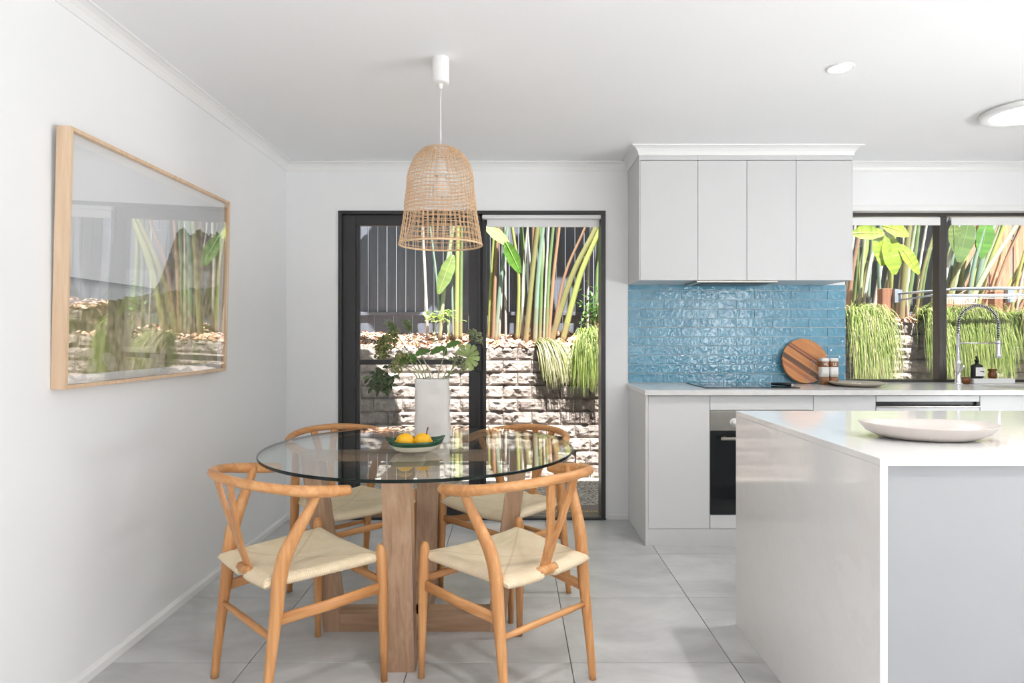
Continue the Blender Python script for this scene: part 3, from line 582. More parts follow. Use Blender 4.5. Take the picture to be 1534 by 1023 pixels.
# ------------------------------------------------------------------ wishbone chairs
YO = .21      # shift so the origin is the footprint centre; y forward
def make_chair(label):
    t = thing('dining_chair', label, 'chair')
    V = lambda x, y, z: (x, y+YO, z)
    for s_ in (-1, 1):
        f = MB(); pp = [V(s_*.238, .004, 0), V(s_*.236, .002, .15), V(s_*.232, 0, .33), V(s_*.230, -.002, .43), V(s_*.229, -.003, .465), V(s_*.229, -.003, .478), V(s_*.229, -.003, .485)]
        f.tube(pp, [.0115, .0145, .0185, .019, .0175, .013, .004], 14); obj('front_leg', f, M_oak, t, False)
        key = [V(s_*.206, -.412, 0), V(s_*.204, -.395, .16), V(s_*.202, -.372, .34), V(s_*.203, -.362, .44), V(s_*.210, -.345, .52), V(s_*.226, -.308, .60), V(s_*.243, -.272, .67), V(s_*.252, -.25, .722)]
        cc = catmull(key, 5); rr = lerpr([(.0125,.0125), (.016,.016), (.0195,.021), (.0205,.024), (.020,.0245), (.0175,.020), (.0145,.016), (.0125,.0135)], len(cc))
        f = MB(); f.tube(cc, rr, 14, up=(1, 0, 0)); obj('rear_leg', f, M_oak, t, False)
    # bent top rail
    pts = [V(-.258, -.145, .701), V(-.262, -.20, .707)]; n_ = 26
    for k in range(n_+1):
        a = PI*k/n_; pts.append(V(-.264*math.cos(a), -.25-.222*abs(math.sin(a))**.92, .714+.040*math.sin(a)))
    pts += [V(.262, -.20, .707), V(.258, -.145, .701)]
    pts = pts[:1]+[V(-.2583, -.149, .7013), V(-.259, -.155, .702)]+pts[1:-1]+[V(.259, -.155, .702), V(.2583, -.149, .7013)]+pts[-1:]; cc = catmull(pts, 2); m_ = len(cc); rr = []
    for i in range(m_):
        u = abs(2*i/(m_-1)-1); e = (1-u)*1.3; c_ = math.sqrt(max(0, 1-(1-min(e/.022, 1))**2))
        rr.append(((.0155+.004*math.exp(-((u-.75)/.18)**2))*max(c_, .35), (.0165+.0035*math.exp(-((u-.75)/.18)**2))*max(c_, .35)))
    f = MB(); f.tube(cc, rr, 14, up=(0, 0, 1)); obj('top_rail', f, M_oakx, t, False)
    # Y splat: stem + two arms, in the plane leaning back
    def sp(x, z, off): u = (z-.425)/(.745-.425); return V(x, -.372-.088*u-.008*math.sin(PI*u)+off, z)
    outl = [(-.021, .415), (-.021, .47), (-.024, .53), (-.038, .60), (-.056, .67), (-.072, .738), (-.040, .745), (-.026, .68), (-.010, .60), (0, .568)]
    outl = outl+[(-x, z) for x, z in reversed(outl[:-1])]; n2 = len(outl)
    f = MB(); f.smooth = False; vs = [sp(x, z, -.0055) for x, z in outl]+[sp(x, z, .0055) for x, z in outl]
    tri = [(0,1,17,18),(1,2,16,17),(2,9,16),(2,3,8,9),(3,4,7,8),(4,5,6,7),(16,9,10,15),(15,10,11,14),(14,11,12,13)]
    f.add(vs, [q for q in tri]+[tuple(i+n2 for i in reversed(q)) for q in tri]+[(i, n2+i, n2+(i+1) % n2, (i+1) % n2) for i in range(n2)])
    obj('y_splat', f, M_oak, t, False)
    # seat: woven slab, wider in front, sagging, rolled edges
    nx, ny = 24, 20; vs = []; fs = []
    def half(y): return .222+(.187-.222)*((-y)/.375)
    for j in range(ny+1):
        for i in range(nx+1):
            u = -1+2*i/nx; y = .006-(.384 if abs(u) < .09 else .404)*j/ny; w_ = half(y); x = u*w_
            ed = max(abs(u), abs(2*j/ny-1)); sag = -.016*(1-abs(u)**2)*(1-abs(2*j/ny-1)**2)
            rise = .010*(abs(u)**3)*(1-.3*(j/ny)); roll = -.011*max(0, (ed-.86)/.14)**2
            ns = .0012*noise.noise(Vector((x*30, y*30, 3)))
            vs.append(V(x, y, .447+sag+rise+roll+ns))
    tp_ = len(vs)
    for j in range(ny+1):
        for i in range(nx+1):
            u = -1+2*i/nx; y = .006-(.384 if abs(u) < .09 else .404)*j/ny; w_ = half(y); vs.append(V(u*w_*.985, y, .411+.006*(abs(u)**3)-.004*(1-u*u)))
    g = lambda i, j, k=0: k*tp_+j*(nx+1)+i
    for j in range(ny):
        for i in range(nx): fs.append((g(i,j), g(i+1,j), g(i+1,j+1), g(i,j+1))); fs.append((g(i,j,1), g(i,j+1,1), g(i+1,j+1,1), g(i+1,j,1)))
    vm = len(vs); bulge = []
    def side(seq, ox, oy):
        nonlocal vs
        mids = []
        for (i, j) in seq:
            a = Vector(vs[g(i, j)]); b_ = Vector(vs[g(i, j, 1)]); q = (a+b_)/2+Vector((ox if ox else (.010 if i == nx else -.010 if i == 0 else 0), oy if oy else (.010 if j == 0 else -.010 if j == ny else 0), 0)); vs.append(q); mids.append(len(vs)-1)
        for k in range(len(seq)-1):
            (i, j), (i2, j2) = seq[k], seq[k+1]
            fs.append((g(i,j), mids[k], mids[k+1], g(i2,j2))); fs.append((mids[k], g(i,j,1), g(i2,j2,1), mids[k+1]))
    side([(i, 0) for i in range(nx+1)], 0, .010); side([(i, ny) for i in range(nx, -1, -1)], 0, -.010)
    side([(nx, j) for j in range(ny+1)], .010, 0); side([(0, j) for j in range(ny, -1, -1)], -.010, 0)
    f = MB(); f.add(vs, fs); obj('woven_seat', f, M_cord, t, False)
    f = MB(); f.tube([V(-.19, -.376, .430), V(-.045, -.384, .431), V(-.04, -.386, .431), V(.04, -.386, .431), V(.045, -.384, .431), V(.19, -.376, .430)], [.008, .010, .0165, .0165, .010, .008], 12); obj('seat_rail', f, M_oak, t, False)
    for s_ in (-1, 1):
        f = MB(); f.tube([V(s_*.232, -.006, .332), V(s_*.220, -.19, .322), V(s_*.203, -.372, .318)], (.0185, .0075), 12, up=(0, 0, 1), sq=4); obj('side_stretcher', f, M_oaky, t, False)
    f = MB(); f.tube([V(-.226, 0, .352), V(.226, 0, .352)], (.014, .007), 12, up=(0, 0, 1), sq=4); obj('front_stretcher', f, M_oakx, t, False)
    f = MB(); f.tube([V(-.200, -.384, .262), V(-.1, -.384, .262), V(.1, -.384, .262), V(.200, -.384, .262)], [.0085, .0115, .0115, .0085], 10); obj('rear_stretcher', f, M_oakx, t, False)
    return t
def copy_tree(o, parent=None):
    c = o.copy(); COL.objects.link(c); c.parent = parent
    for ch in list(o.children): copy_tree(ch, c)
    return c
proto = make_chair('wishbone chair in the left foreground, seen from behind')
specs = [((-.620, 2.424), (.711, .703), 'oak wishbone dining chair at front left of the table, nearest the left wall'),
         ((-.143, 2.437), (-.672, .741), 'oak wishbone dining chair at front right of the table, nearest the island'),
         ((-.6245, 2.905), (.700, -.714), 'oak wishbone dining chair behind the table on the left, by the closed door leaf'),
         ((-.169, 2.892), (-.711, -.703), 'oak wishbone dining chair behind the table on the right, by the open doorway')]
for i, (fm, fw, lab) in enumerate(specs):
    o = proto if i == 0 else copy_tree(proto)
    fw = Vector(fw).normalized(); ang_ = math.atan2(-fw.x, fw.y); o.location = (fm[0]-fw.x*YO, fm[1]-fw.y*YO, 0); o.rotation_euler = (0, 0, ang_); o['label'] = lab; o['group'] = 'chairs around the glass table'

# ------------------------------------------------------------------ table top objects
ZT = .7452
bw = thing('fruit_bowl', 'leaf-shaped dish, dark green inside and cream outside, on the table', 'bowl', (-.390, 2.60, ZT))
f = MB(); n_ = 56
def bring(a, b_, z, mb_=None):
    out = []
    for k in range(n_):
        t = 2*PI*k/n_; c_, s_ = math.cos(t), math.sin(t); x = a*math.copysign(abs(c_)**.85, c_); y = b_*math.copysign(abs(s_)**1.25, s_); r_ = math.radians(12)
        lift = .016*(abs(c_)**4)*(z/.045); out.append((-.392+x*math.cos(r_)-y*math.sin(r_), 2.605+x*math.sin(r_)+y*math.cos(r_), ZT+z+lift))
    return out
def shell(rings_):
    vs = [v for r_ in rings_ for v in r_]; fs = []
    for i in range(len(rings_)-1):
        for k in range(n_): l = (k+1) % n_; fs.append((i*n_+k, i*n_+l, (i+1)*n_+l, (i+1)*n_+k))
    return vs, fs
v_, f_ = shell([bring(.055, .036, 0), bring(.085, .05, .008), bring(.108, .066, .028), bring(.119, .075, .045)]); f_.append(tuple(range(n_-1, -1, -1))); f.add(v_, f_); ob_ = obj('outer_shell', f, M_bowlw, bw)
f = MB(); v_, f_ = shell([bring(.119, .075, .045), bring(.116, .073, .047), bring(.103, .063, .030), bring(.08, .047, .012), bring(.03, .02, .008)]); f_.append(tuple((len(v_)//n_-1)*n_+k for k in range(n_))); f.add(v_, f_); v_, f_ = shell([bring(.1095, .0672, .0270), bring(.1145, .0712, .036), bring(.1215, .0768, .0462), bring(.119, .075, .0472)]); f.add(v_, f_); obj('inner_glaze', f, M_bowl, bw)
for (x, y, rz, lab) in ((-.432, 2.592, .25, 'left of two yellow lemons in the green dish'), (-.362, 2.60, -.1, 'right of two yellow lemons in the green dish, stalk up')):
    l = thing('lemon', lab, 'lemon', (x, y, ZT+.044), rz, group='lemons in the green dish'); f = MB(); prof_ = []
    for k in range(15):
        a = PI*k/14; r_ = .0325*math.sin(a)**.85; z = -.036*math.cos(a); prof_.append((max(r_, .001), z))
    prof_ = [(.004, -.041), (.007, -.036)]+prof_[2:-2]+[(.007, .036), (.004, .041)]
    f.lathe(prof_, 24, (0, 0, 0)); f.v = [(z, y_, x_) for x_, y_, z in f.v]; obj('fruit', f, M_lemon, l, False)
    if 'stalk' in lab: f = MB(); f.tube([(.016, -.004, .024), (.019, -.005, .042), (.024, -.006, .056)], [.003, .0025, .0035], 6); obj('stalk', f, M_post, l, False)
    else: f = MB(); f.tube([(-.041, 0, 0), (-.044, 0, 0)], [.003, .002], 6); obj('stalk', f, M_post, l, False)
VX, VY, VW, VH = -.3505, 2.83, .148, .283
vs_ = thing('vase', 'tall off-white slab ceramic vase with rough edges in the table middle', 'vase', (VX, VY, ZT))
f = MB(); secs = []; NS = 20; n_ = 32
for i in range(NS+1):
    z = VH*i/NS; r_ = []
    for k in range(n_):
        t = 2*PI*(k+.5)/n_; c_, s_ = math.cos(t), math.sin(t); e = 7; den = (abs(c_)**e+abs(s_)**e)**(1/e)
        x = VW/2*c_/den; y = .05*s_/den; nn = noise.noise(Vector((x*9+z*3, y*9, z*22)))*.0035
        x += nn*(1 if x > 0 else -1)+.0015*math.sin(z*60+k); y += nn
        r_.append((VX+x, VY+y, ZT+z+(.004*noise.noise(Vector((x*25, y*25, 1))) if i == NS else 0)))
    secs.append(r_)
inner = [[(VX+(x-VX)*.9, VY+(y-VY)*.84, z) for x, y, z in secs[-1]], [(VX+(x-VX)*.9, VY+(y-VY)*.84, z-.2) for x, y, z in secs[-1]]]
v_, f_ = shell(secs+inner) if n_ == 32 else (0, 0)
f_.append(tuple(range(n_-1, -1, -1))); f_.append(tuple((len(secs)+1)*n_+k for k in range(n_))); f.add(v_, f_); obj('body', f, M_vase, vs_)

# ---- flowers and foliage
def jit(c, a=.15): 
    k = 1+random.uniform(-a, a); return (c[0]*k, c[1]*k, c[2]*k, 1)
def blade(mb, base, d, L_, w_, col, fold=.25, droop=.3, nl=6, up=(0, 0, 1), wav=0, tip=.0):
    base = Vector(base); d = Vector(d).normalized(); upv = Vector(up); side = d.cross(upv)
    if side.length < .05: side = d.cross(Vector((1, 0, 0)))
    side.normalize(); nrm = side.cross(d).normalized(); pts = []; p = base.copy(); dd = d.copy()
    for i in range(nl+1):
        t = i/nl; ww = w_*.5*(math.sin(PI*min(1, (t*.93+.03)))**.75)*(1-.25*t)+.0005
        ww *= 1+wav*math.sin(t*19+base.x*50)
        nv = side.cross(dd).normalized(); pts.append((p-side*ww+nv*fold*ww, p.copy(), p+side*ww+nv*fold*ww))
        p = p+dd*(L_/nl); dd = (dd+Vector((0, 0, -droop/nl*2))).normalized()
    vs = [q for r_ in pts for q in r_]; fs = []
    for i in range(nl): a = i*3; fs += [(a, a+1, a+4, a+3), (a+1, a+2, a+5, a+4)]
    mb.col = col; mb.add(vs, fs)
VT = Vector((VX, VY, ZT+VH))
def fstem(label, tip, bend, kind, base_off=(0, 0), r=.055):
    tip = Vector(tip); base_ = VT+Vector((base_off[0], base_off[1], -.12)); mid = VT+Vector((base_off[0]*1.3, base_off[1], .01))
    t = thing('foliage_stem', label, 'foliage', base_, group='stems in the vase')
    cpt = catmull([base_, mid, (mid+tip)/2+Vector(bend), tip], 6)
    f = MB(); f.col = (.36, .40, .19, 1); f.tube(cpt, lerpr([.003, .0024, .0013], len(cpt)), 6); obj('stem', f, M_leafthick, t)
    f = MB(); dr = (cpt[-1]-cpt[-3]).normalized()
    if kind in ('umbel', 'umbelpale', 'umbeldark', 'small'):
        g0 = {'umbel': (.29, .31, .11), 'umbelpale': (.38, .40, .16), 'umbeldark': (.12, .18, .06), 'small': (.36, .40, .22)}[kind]; nr = 26 if kind != 'small' else 16
        for k in range(nr):
            a = k*2.399; e = math.sqrt((k+.5)/nr)*1.15; u = dr.orthogonal().normalized(); v = dr.cross(u)
            q = (dr*math.cos(e)+(u*math.cos(a)+v*math.sin(a))*math.sin(e)).normalized(); end = tip+q*r+Vector((0, 0, -.25*r*math.sin(e)))
            f.col = jit((.25, .33, .1)); f.tube([tip, end], .0006, 3, cap=False)
            for h in range(9):
                c_ = end+Vector((random.gauss(0, 1), random.gauss(0, 1), random.gauss(0, 1)))*r*.10; s_ = r*random.uniform(.075, .13); f.col = jit(g0, .35)
                f.add([c_+Vector((s_,0,0)), c_+Vector((-s_,0,0)), c_+Vector((0,s_,0)), c_+Vector((0,-s_,0)), c_+Vector((0,0,s_)), c_+Vector((0,0,-s_))], [(0,2,4),(2,1,4),(1,3,4),(3,0,4),(2,0,5),(1,2,5),(3,1,5),(0,3,5)])
        obj('flower_head', f, M_leaf, t)
    elif kind == 'leaves':
        for (dx, dz, L_, w_, yaw) in ((.9, .5, .072, .034, .2), (-.9, -.2, .078, .034, -.3), (-.2, -.9, .04, .022, .3)):
            blade(f, tip, (dx, yaw, dz), L_, w_, jit((.09, .19, .035)), fold=.15, droop=.25, up=(0, -1, .35), wav=.15)
        obj('leaf_cluster', f, M_leaf, t)
    elif kind == 'darkleaves':
        for k in range(80):
            a = random.uniform(0, 2*PI); rr = r*random.uniform(.1, 1); p = tip+Vector((math.cos(a)*rr, random.uniform(-.4, .4)*r, math.sin(a)*rr-.2*rr))
            blade(f, p, (random.uniform(-1, 1), random.uniform(-.5, .5), random.uniform(-1, .4)), .034, .016, jit((.06, .09, .035), .3), nl=3, up=(0, -1, .2))
        obj('leaf_cluster', f, M_leaf, t)
    elif kind == 'feather':
        for k in range(150):
            h = random.uniform(-.6, 1); p = tip+dr*h*r*.6; q = Vector((random.uniform(-1, 1), random.uniform(-1, 1), random.uniform(.1, 1.2))).normalized()
            f.col = jit((.30, .40, .16), .3); f.tube([p, p+q*r*.5], [.0009, .0005], 3, cap=False)
        obj('feathery_head', f, M_leaf, t)
    elif kind == 'fan':
        u = Vector((1, .15, 0)).normalized(); v = Vector((0, .1, 1)).normalized(); cen = tip; lob = 9
        for k in range(lob):
            r_w = random.uniform(-.014, .014); a = -2.2+k*4.4/(lob-1)+.4; dirv = (u*math.cos(a)+v*math.sin(a)); nrm = u.cross(v)
            L_ = r*random.uniform(.92, 1.1); cs = []; n5 = 6
            sidev = nrm.cross(dirv).normalized(); row = []
            for i in range(n5+1):
                s_ = i/n5; ww = L_*(.03+.21*s_+.02*math.sin(s_*16))*(1 if i < n5 else .6); pp = cen+dirv*L_*s_+nrm*r_w*s_; row.append((pp-sidev*ww+nrm*.004, pp+nrm*-.006*s_, pp+sidev*ww+nrm*.004))
            vs = [q for r3 in row for q in r3]; fs = []
            for i in range(n5): b0 = i*3; fs += [(b0, b0+1, b0+4, b0+3), (b0+1, b0+2, b0+5, b0+4)]
            f.col = jit((.36, .45, .17), .2); f.add(vs, fs)
            f.col = (.60, .66, .38, 1); f.tube([cen, cen+dirv*L_*.95-nrm*.008], [.0012, .0005], 4)
        obj('fan_leaf', f, M_leaf, t)
    return t
D0 = 2.83
fstem('drooping yellow-green flower head on the upper left of the vase', P(592, 520, D0), (-.01, 0, .03), 'umbel', (-.045, 0), .072)
fstem('dark leafy sprig arching low over the left side of the vase', P(571, 566, D0-.04), (-.02, -.02, .055), 'darkleaves', (-.055, 0), .058)
fstem('stem with broad bright green leaves left of centre in the vase', P(622, 532, D0), (0, 0, .01), 'leaves', (-.025, .01), .06)
fstem('feathery pale sprig rising furthest left above the vase', P(588, 494, D0+.06), (-.01, .02, .02), 'feather', (-.035, .02), .06)
fstem('feathery pale sprig rising just left of the vase centre', P(612, 492, D0+.06), (0, .02, .0), 'feather', (-.01, .02), .05)
fstem('ruffled yellow-green head low on the left above the vase rim', P(607, 545, D0-.05), (-.01, -.02, .01), 'umbelpale', (-.03, -.02), .052)
fstem('slim stem with a green leaf and white bracts right of centre', P(668, 520, D0), (0, 0, 0), 'leaves', (.02, .0), .05)
fstem('large pale fan-shaped leaf head at far right of the vase', P(700, 535, D0-.03), (.02, 0, -.02), 'fan', (.05, 0), .058)
fstem('small open flower head above the fan leaf at right', P(706, 508, D0+.02), (.01, 0, .03), 'small', (.055, .01), .045)
fstem('short bunch of tiny pale flowers right above the vase rim', P(682, 547, D0-.04), (.005, 0, 0), 'small', (.04, -.01), .042)

# ------------------------------------------------------------------ pendant
PX, PY = -.297, 2.67
pd_ = thing('pendant_lamp', 'woven rattan dome pendant lamp hanging over the dining table', 'lamp', (PX, PY, 1.594))
f = MB(); f.smooth = False; f.lathe([(.030, 0), (.0355, .004), (.0355, .107)], 40, (PX, PY, ZC-.107)); f.lathe([(.006, 0), (.009, .012), (.009, .02)], 12, (PX, PY, ZC-.127)); obj('ceiling_canopy', f, M_white, pd_)
obj('cord', MB().tube([(PX, PY, ZC-.12), (PX, PY, 1.96)], .0028, 8), M_white, pd_)
f = MB(); f.lathe([(.008, .07), (.022, .06), (.026, .03), (.026, 0)], 20, (PX, PY, 1.88)); obj('lamp_holder', f, M_white, pd_)
f = MB(); f.lathe([(.016, .09), (.020, .075), (.034, .045), (.036, .028), (.028, .008), (.012, 0)], 20, (PX, PY, 1.79)); obj('bulb', f, M_white, pd_)
zr = [(0, .172), (.03, .168), (.07, .161), (.11, .154), (.14, .150), (.17, .148), (.20, .1435), (.225, .140), (.25, .139), (.28, .137), (.31, .130), (.34, .118), (.365, .102), (.385, .082), (.398, .058), (.405, .030)]
def rad_at(z):
    for (a, ra), (b_, r2) in zip(zr[:-1], zr[1:]):
        if a <= z <= b_: return ra+(r2-ra)*(z-a)/(b_-a)
    return zr[-1][1]
def wob(a, z): return 1+.006*math.sin(3*a+z*20)
f = MB(); NR = 46
for k in range(NR):
    for dd in (-.016, .016):
        a = 2*PI*k/NR+dd+random.uniform(-.006, .006); pts = [(PX+r_*wob(a, z)*math.cos(a+.02*math.sin(z*30+k)), PY+r_*wob(a, z)*math.sin(a+.02*math.sin(z*30+k)), 1.594+z) for z, r_ in zr]
        f.tube(pts, .0009, 4, cap=False)
vert = obj('rattan_uprights', f, M_rattan, pd_); vert['kind'] = 'stuff'
f = MB(); zz = .01; 
while zz < .402:
    r_ = rad_at(zz); tilt = random.uniform(-.0015, .0015)
    for dz in ((0, .0035) if not (.145 < zz < .215) else (0, .0032, .0064)):
        ph = random.uniform(0, 6); pts = [(PX+(r_+.0015*math.sin(NR/2*a))*wob(a, zz)*math.cos(a), PY+(r_+.0015*math.sin(NR/2*a))*wob(a, zz)*math.sin(a), 1.594+zz+dz+.0012*math.sin(2*a+ph)+tilt*math.cos(a)) for a in [2*PI*i/72 for i in range(72)]]
        f.tube(pts, .0009, 4, closed=True)
    zz += (.021 if zz < .13 else .0155) if zz < .33 else .012
hz = obj('rattan_rings', f, M_rattand, pd_); hz['kind'] = 'stuff'
f = MB(); f.tube([(PX+.172*math.cos(a), PY+.172*math.sin(a), 1.594) for a in [2*PI*i/64 for i in range(64)]], .0042, 8, closed=True); obj('rim', f, M_rattan, pd_)
f = MB(); f.tube([(PX+.030*math.cos(a), PY+.030*math.sin(a), 2.0) for a in [2*PI*i/24 for i in range(24)]], .003, 6, closed=True)
for k in range(3): a = 2*PI*k/3; f.tube([(PX, PY, 1.96), (PX+.030*math.cos(a), PY+.030*math.sin(a), 2.0)], .0015, 5)
obj('top_ring', f, M_white, pd_)

# ------------------------------------------------------------------ ceiling lights
M_glow = emit('lamp_glow', (1, .98, .95, 1), 14); M_glow2 = emit('panel_glow', (1, .98, .96, 1), 5)
for x, y, lab in ((1.412, 2.759, 'small round recessed downlight glowing in the ceiling in front of the overhead cabinets'), (1.412, .9, 'added fill downlight above the near end of the island, out of view'), (.15, 1.1, 'added fill downlight between the camera and the dining table, out of view'), (2.9, .9, 'added fill downlight above the right side of the room, out of view'), (1.412, -1.2, 'added fill downlight by the rear opening, out of view'), (-.9, -1.2, 'added fill downlight in the rear left corner, out of view'), (2.9, -1.2, 'added fill downlight in the rear right corner, out of view')):  # only the first is a known fitting; the rest are added to brighten the room
    dl = thing('downlight', lab, 'light', (x, y, ZC), group='recessed ceiling downlights')
    f = MB(); f.lathe([(.045, 0), (.056, 0), (.056, -.004), (.052, -.007), (.045, -.006)], 40, (x, y, ZC-.0002), closed=True); obj('trim_ring', f, M_white, dl)
    f = MB(); f.lathe([(.045, -.005), (.045, -.001)], 40, (x, y, ZC)); obj('lens', f, M_glow, dl)
    l = bpy.data.lights.new('downlight_lamp', 'AREA'); l.shape = 'DISK'; l.size = .085; l.energy = 7.2; l.spread = math.radians(115); l.color = (1, .985, .965)
    lo = bpy.data.objects.new('downlight_lamp', l); COL.objects.link(lo); lo.location = (x, y, ZC-.0055)
cl = thing('ceiling_light', 'large round flat ceiling light at the right edge', 'light', (2.64, 3.27, ZC))
f = MB(); f.lathe([(.215, 0), (.215, -.012), (.213, -.022), (.205, -.026), (.17, -.026), (.17, 0)], 72, (2.64, 3.27, ZC-.0002), closed=True); obj('rim', f, M_white, cl)
f = MB(); f.lathe([(.17, -.024), (.17, -.002)], 60, (2.64, 3.27, ZC)); obj('diffuser', f, M_glow2, cl)
obj('seam_band', MB().lathe([(.2135, -.0062), (.2158, -.0062), (.2158, -.0082), (.2135, -.0082)], 72, (2.64, 3.27, ZC), closed=True), M_steel, cl)

# ------------------------------------------------------------------ framed picture
PYA, PYB, PZA, PZB = 2.083, 3.263, 1.040, 1.898
pf = thing('framed_picture', 'large coastal landscape print in a pale oak frame on the left wall', 'picture', (XL, (PYA+PYB)/2, PZA)); TILT = math.atan(.020/.858); pf.rotation_euler = (0, TILT, 0); pf.location.x = XL+.0005
def L(mb): mb.v = [(x, y-(PYA+PYB)/2, z-PZA) for x, y, z in mb.v]; return mb
fd, fw_ = .048, .013
for (ya, yb, za, zb) in ((PYA, PYA+fw_, PZA, PZB), (PYB-fw_, PYB, PZA, PZB), (PYA+fw_, PYB-fw_, PZA, PZA+fw_), (PYA+fw_, PYB-fw_, PZB-fw_, PZB)):
    obj('frame_rail', L(rb(0, fd, ya, yb, za, zb, b=.001)), M_frame, pf, False)
obj('backing_board', L(bx(.002, .022, PYA+fw_, PYB-fw_, PZA+fw_, PZB-fw_)), M_white, pf, False)
M_mat = simple('mat_board', (.80, .80, .79, 1), .8, var=.01)
obj('mat_board', L(bx(.0225, .024, PYA+fw_, PYB-fw_, PZA+fw_, PZB-fw_)), M_mat, pf, False)
ya, yb, za, zb = PYA+fw_+.030, PYB-fw_-.045, PZA+fw_+.030, PZB-fw_-.03; NU, NV = 170, 120
f = MB(); f.smooth = False
cols = []
def hillv(u): 
    pts = [(0, .0), (.42, .36), (.50, .46), (.56, .60), (.62, .76), (.67, .80), (.73, .76), (.80, .82), (.88, .80), (1, .84)]
    for (a, va), (b_, vb) in zip(pts[:-1], pts[1:]):
        if a <= u <= b_: return va+(vb-va)*(u-a)/(b_-a)
    return .8
def printcol(u, v):
    N = lambda s_, o=0: noise.noise(Vector((u*s_*1.3, v*s_, o)))
    dune = .30+.20*u+.02*N(9)+.012*N(30)
    if v < dune:
        g = N(26, 3)*.5+.5*noise.noise(Vector((u*60, v*14, 7))); d = min(1, (dune-v)/.12)
        dark = Vector((.20, .19, .09)); light = Vector((.72, .63, .42)); green = Vector((.36, .42, .15))
        k = max(0, min(1, .5+g*.9+.15*(1-d)*-1)); c = dark.lerp(light, k*(.45+.55*d))
        if N(7, 9) > .1: c = c.lerp(green, .55)
        if v < .12 and N(11, 5) > .05: c = c.lerp(Vector((.66, .60, .48)), .5)
        return c
    hv = hillv(u)+.012*N(40, 2)
    if v < hv and u > .38:
        k = (hv-v)/.45; c = Vector((.20, .18, .16)).lerp(Vector((.60, .54, .42)), min(1, max(0, k*1.3+N(20, 1)*.7)))
        if N(13, 8) > .18: c = c.lerp(Vector((.22, .25, .12)), .5)
        return c
    hor = .425-.0*u
    if v < hor: return Vector((.58, .60, .60)).lerp(Vector((.30, .32, .33)), max(0, 1-(hor-v)/.035))
    return Vector((.74, .75, .76))*(1+.04*N(3, 4))
for j in range(NV):
    for i in range(NU):
        u, v = (i+.5)/NU, (j+.5)/NV; y0_ = ya+(yb-ya)*i/NU; y1_ = ya+(yb-ya)*(i+1)/NU; z0_ = za+(zb-za)*j/NV; z1_ = za+(zb-za)*(j+1)/NV
        c = printcol(u, v); f.col = (c.x, c.y, c.z, 1); f.add([(.0244, y0_, z0_), (.0244, y1_, z0_), (.0244, y1_, z1_), (.0244, y0_, z1_)], [(0, 1, 2, 3)])
L(f); f.v = [(x, y, z) for x, y, z in f.v]
me = bpy.data.meshes.new('print'); me.from_pydata(f.v, [], f.f); ca = me.color_attributes.new('Col', 'FLOAT_COLOR', 'CORNER'); arr = []
for c in f.c: arr += list(c)*4
ca.data.foreach_set('color', arr); me.materials.append(leafy('print_ink', trans=0, rough=.8)); inst('landscape_print', me, pf, (0, 0, 0))
obj('glass_pane', L(bx(.040, .0425, PYA+fw_, PYB-fw_, PZA+fw_, PZB-fw_)), clear('picture_glass', 1.9), pf, False)

# ------------------------------------------------------------------ courtyard
GZ = -.05
yard = tag(obj('courtyard_paving', bx(-6, 9, YB+.2, 6.1, GZ-.1, GZ), M_pebble), 'exposed pebble concrete paving between house and retaining wall', None, kind='structure')
dm = thing('door_mat', 'black door mat with bristle edge just outside the open doorway', 'mat', (.2, 4.62, GZ))
obj('mat_base', rb(-.35, .66, 4.49, 4.78, GZ+.0005, GZ+.012, b=.003), M_black, dm); f = MB()
M_coir = simple('coir', srgb(176, 156, 104), .9, var=.2, scale=60)
for k in range(62):
    x = -.33+k*.0157; f.box(x, x+.006, 4.505, 4.60 if k % 2 else 4.585, GZ+.012, GZ+.02)
q = obj('bristles', f, M_coir, dm); q['kind'] = 'stuff'
tag(obj('bounce_deck', MB().box(-5, 9, -8, YF-.13, GZ-.1, GZ).box(XR+.13, 9, YF-.13, 4.4, GZ-.1, GZ), simple('deck_boards', (.34, .33, .32, 1), .7)), 'unseen deck added outside the rear opening to bounce sunlight indoors', None, kind='structure')  # ground out of view, added to reflect sunlight up into the room
# retaining wall
rw = thing('retaining_wall', 'split-face concrete block retaining wall stepping back up from the paving', 'wall', (0, 5.74, GZ))
BW, BH = .262, .1165
def block_mesh(w_, seed):
    f = MB(); f.smooth = False; nx, nz = 9, 5; dp_ = .16; hb = BH-.004; vs = []
    for j in range(nz+1):
        for i in range(nx+1):
            x = -w_/2+w_*i/nx; z = hb*j/nz; edge = min(i, nx-i)/1.0; ez = min(j, nz-j)
            d = -.024-.022*noise.noise(Vector((x*14+seed*7, z*16, seed)))-.016*noise.noise(Vector((x*40, z*40+seed, seed*3)))
            if edge == 0 or ez == 0: d = -.004+.006*noise.noise(Vector((x*30, z*30, seed)))
            vs.append((x, d, z))
    fs = []
    for j in range(nz):
        for i in range(nx): a = j*(nx+1)+i; b0 = a+nx+1; fs += ([(a, a+1, b0+1), (a, b0+1, b0)] if (i+j+seed) % 2 else [(a, a+1, b0), (a+1, b0+1, b0)])
    n0 = len(vs); vs += [(-w_/2, dp_, 0), (w_/2, dp_, 0), (w_/2, dp_, hb), (-w_/2, dp_, hb)]
    bl = [i for i in range(nx+1)]; tl = [nz*(nx+1)+i for i in range(nx+1)]
    fs.append(tuple(bl[::-1])+(n0, n0+1)); fs.append(tuple(tl)+(n0+2, n0+3)); fs.append(tuple(j*(nx+1) for j in range(nz+1))+(n0+3, n0)); fs.append(tuple(j*(nx+1)+nx for j in range(nz, -1, -1))+(n0+1, n0+2))
    f.add(vs, fs); return f
bms = [block_mesh(BW-.004, s_).mesh('block', M_block) for s_ in range(12)]; bmbs = [block_mesh(BW-.004, s_) for s_ in range(12)]
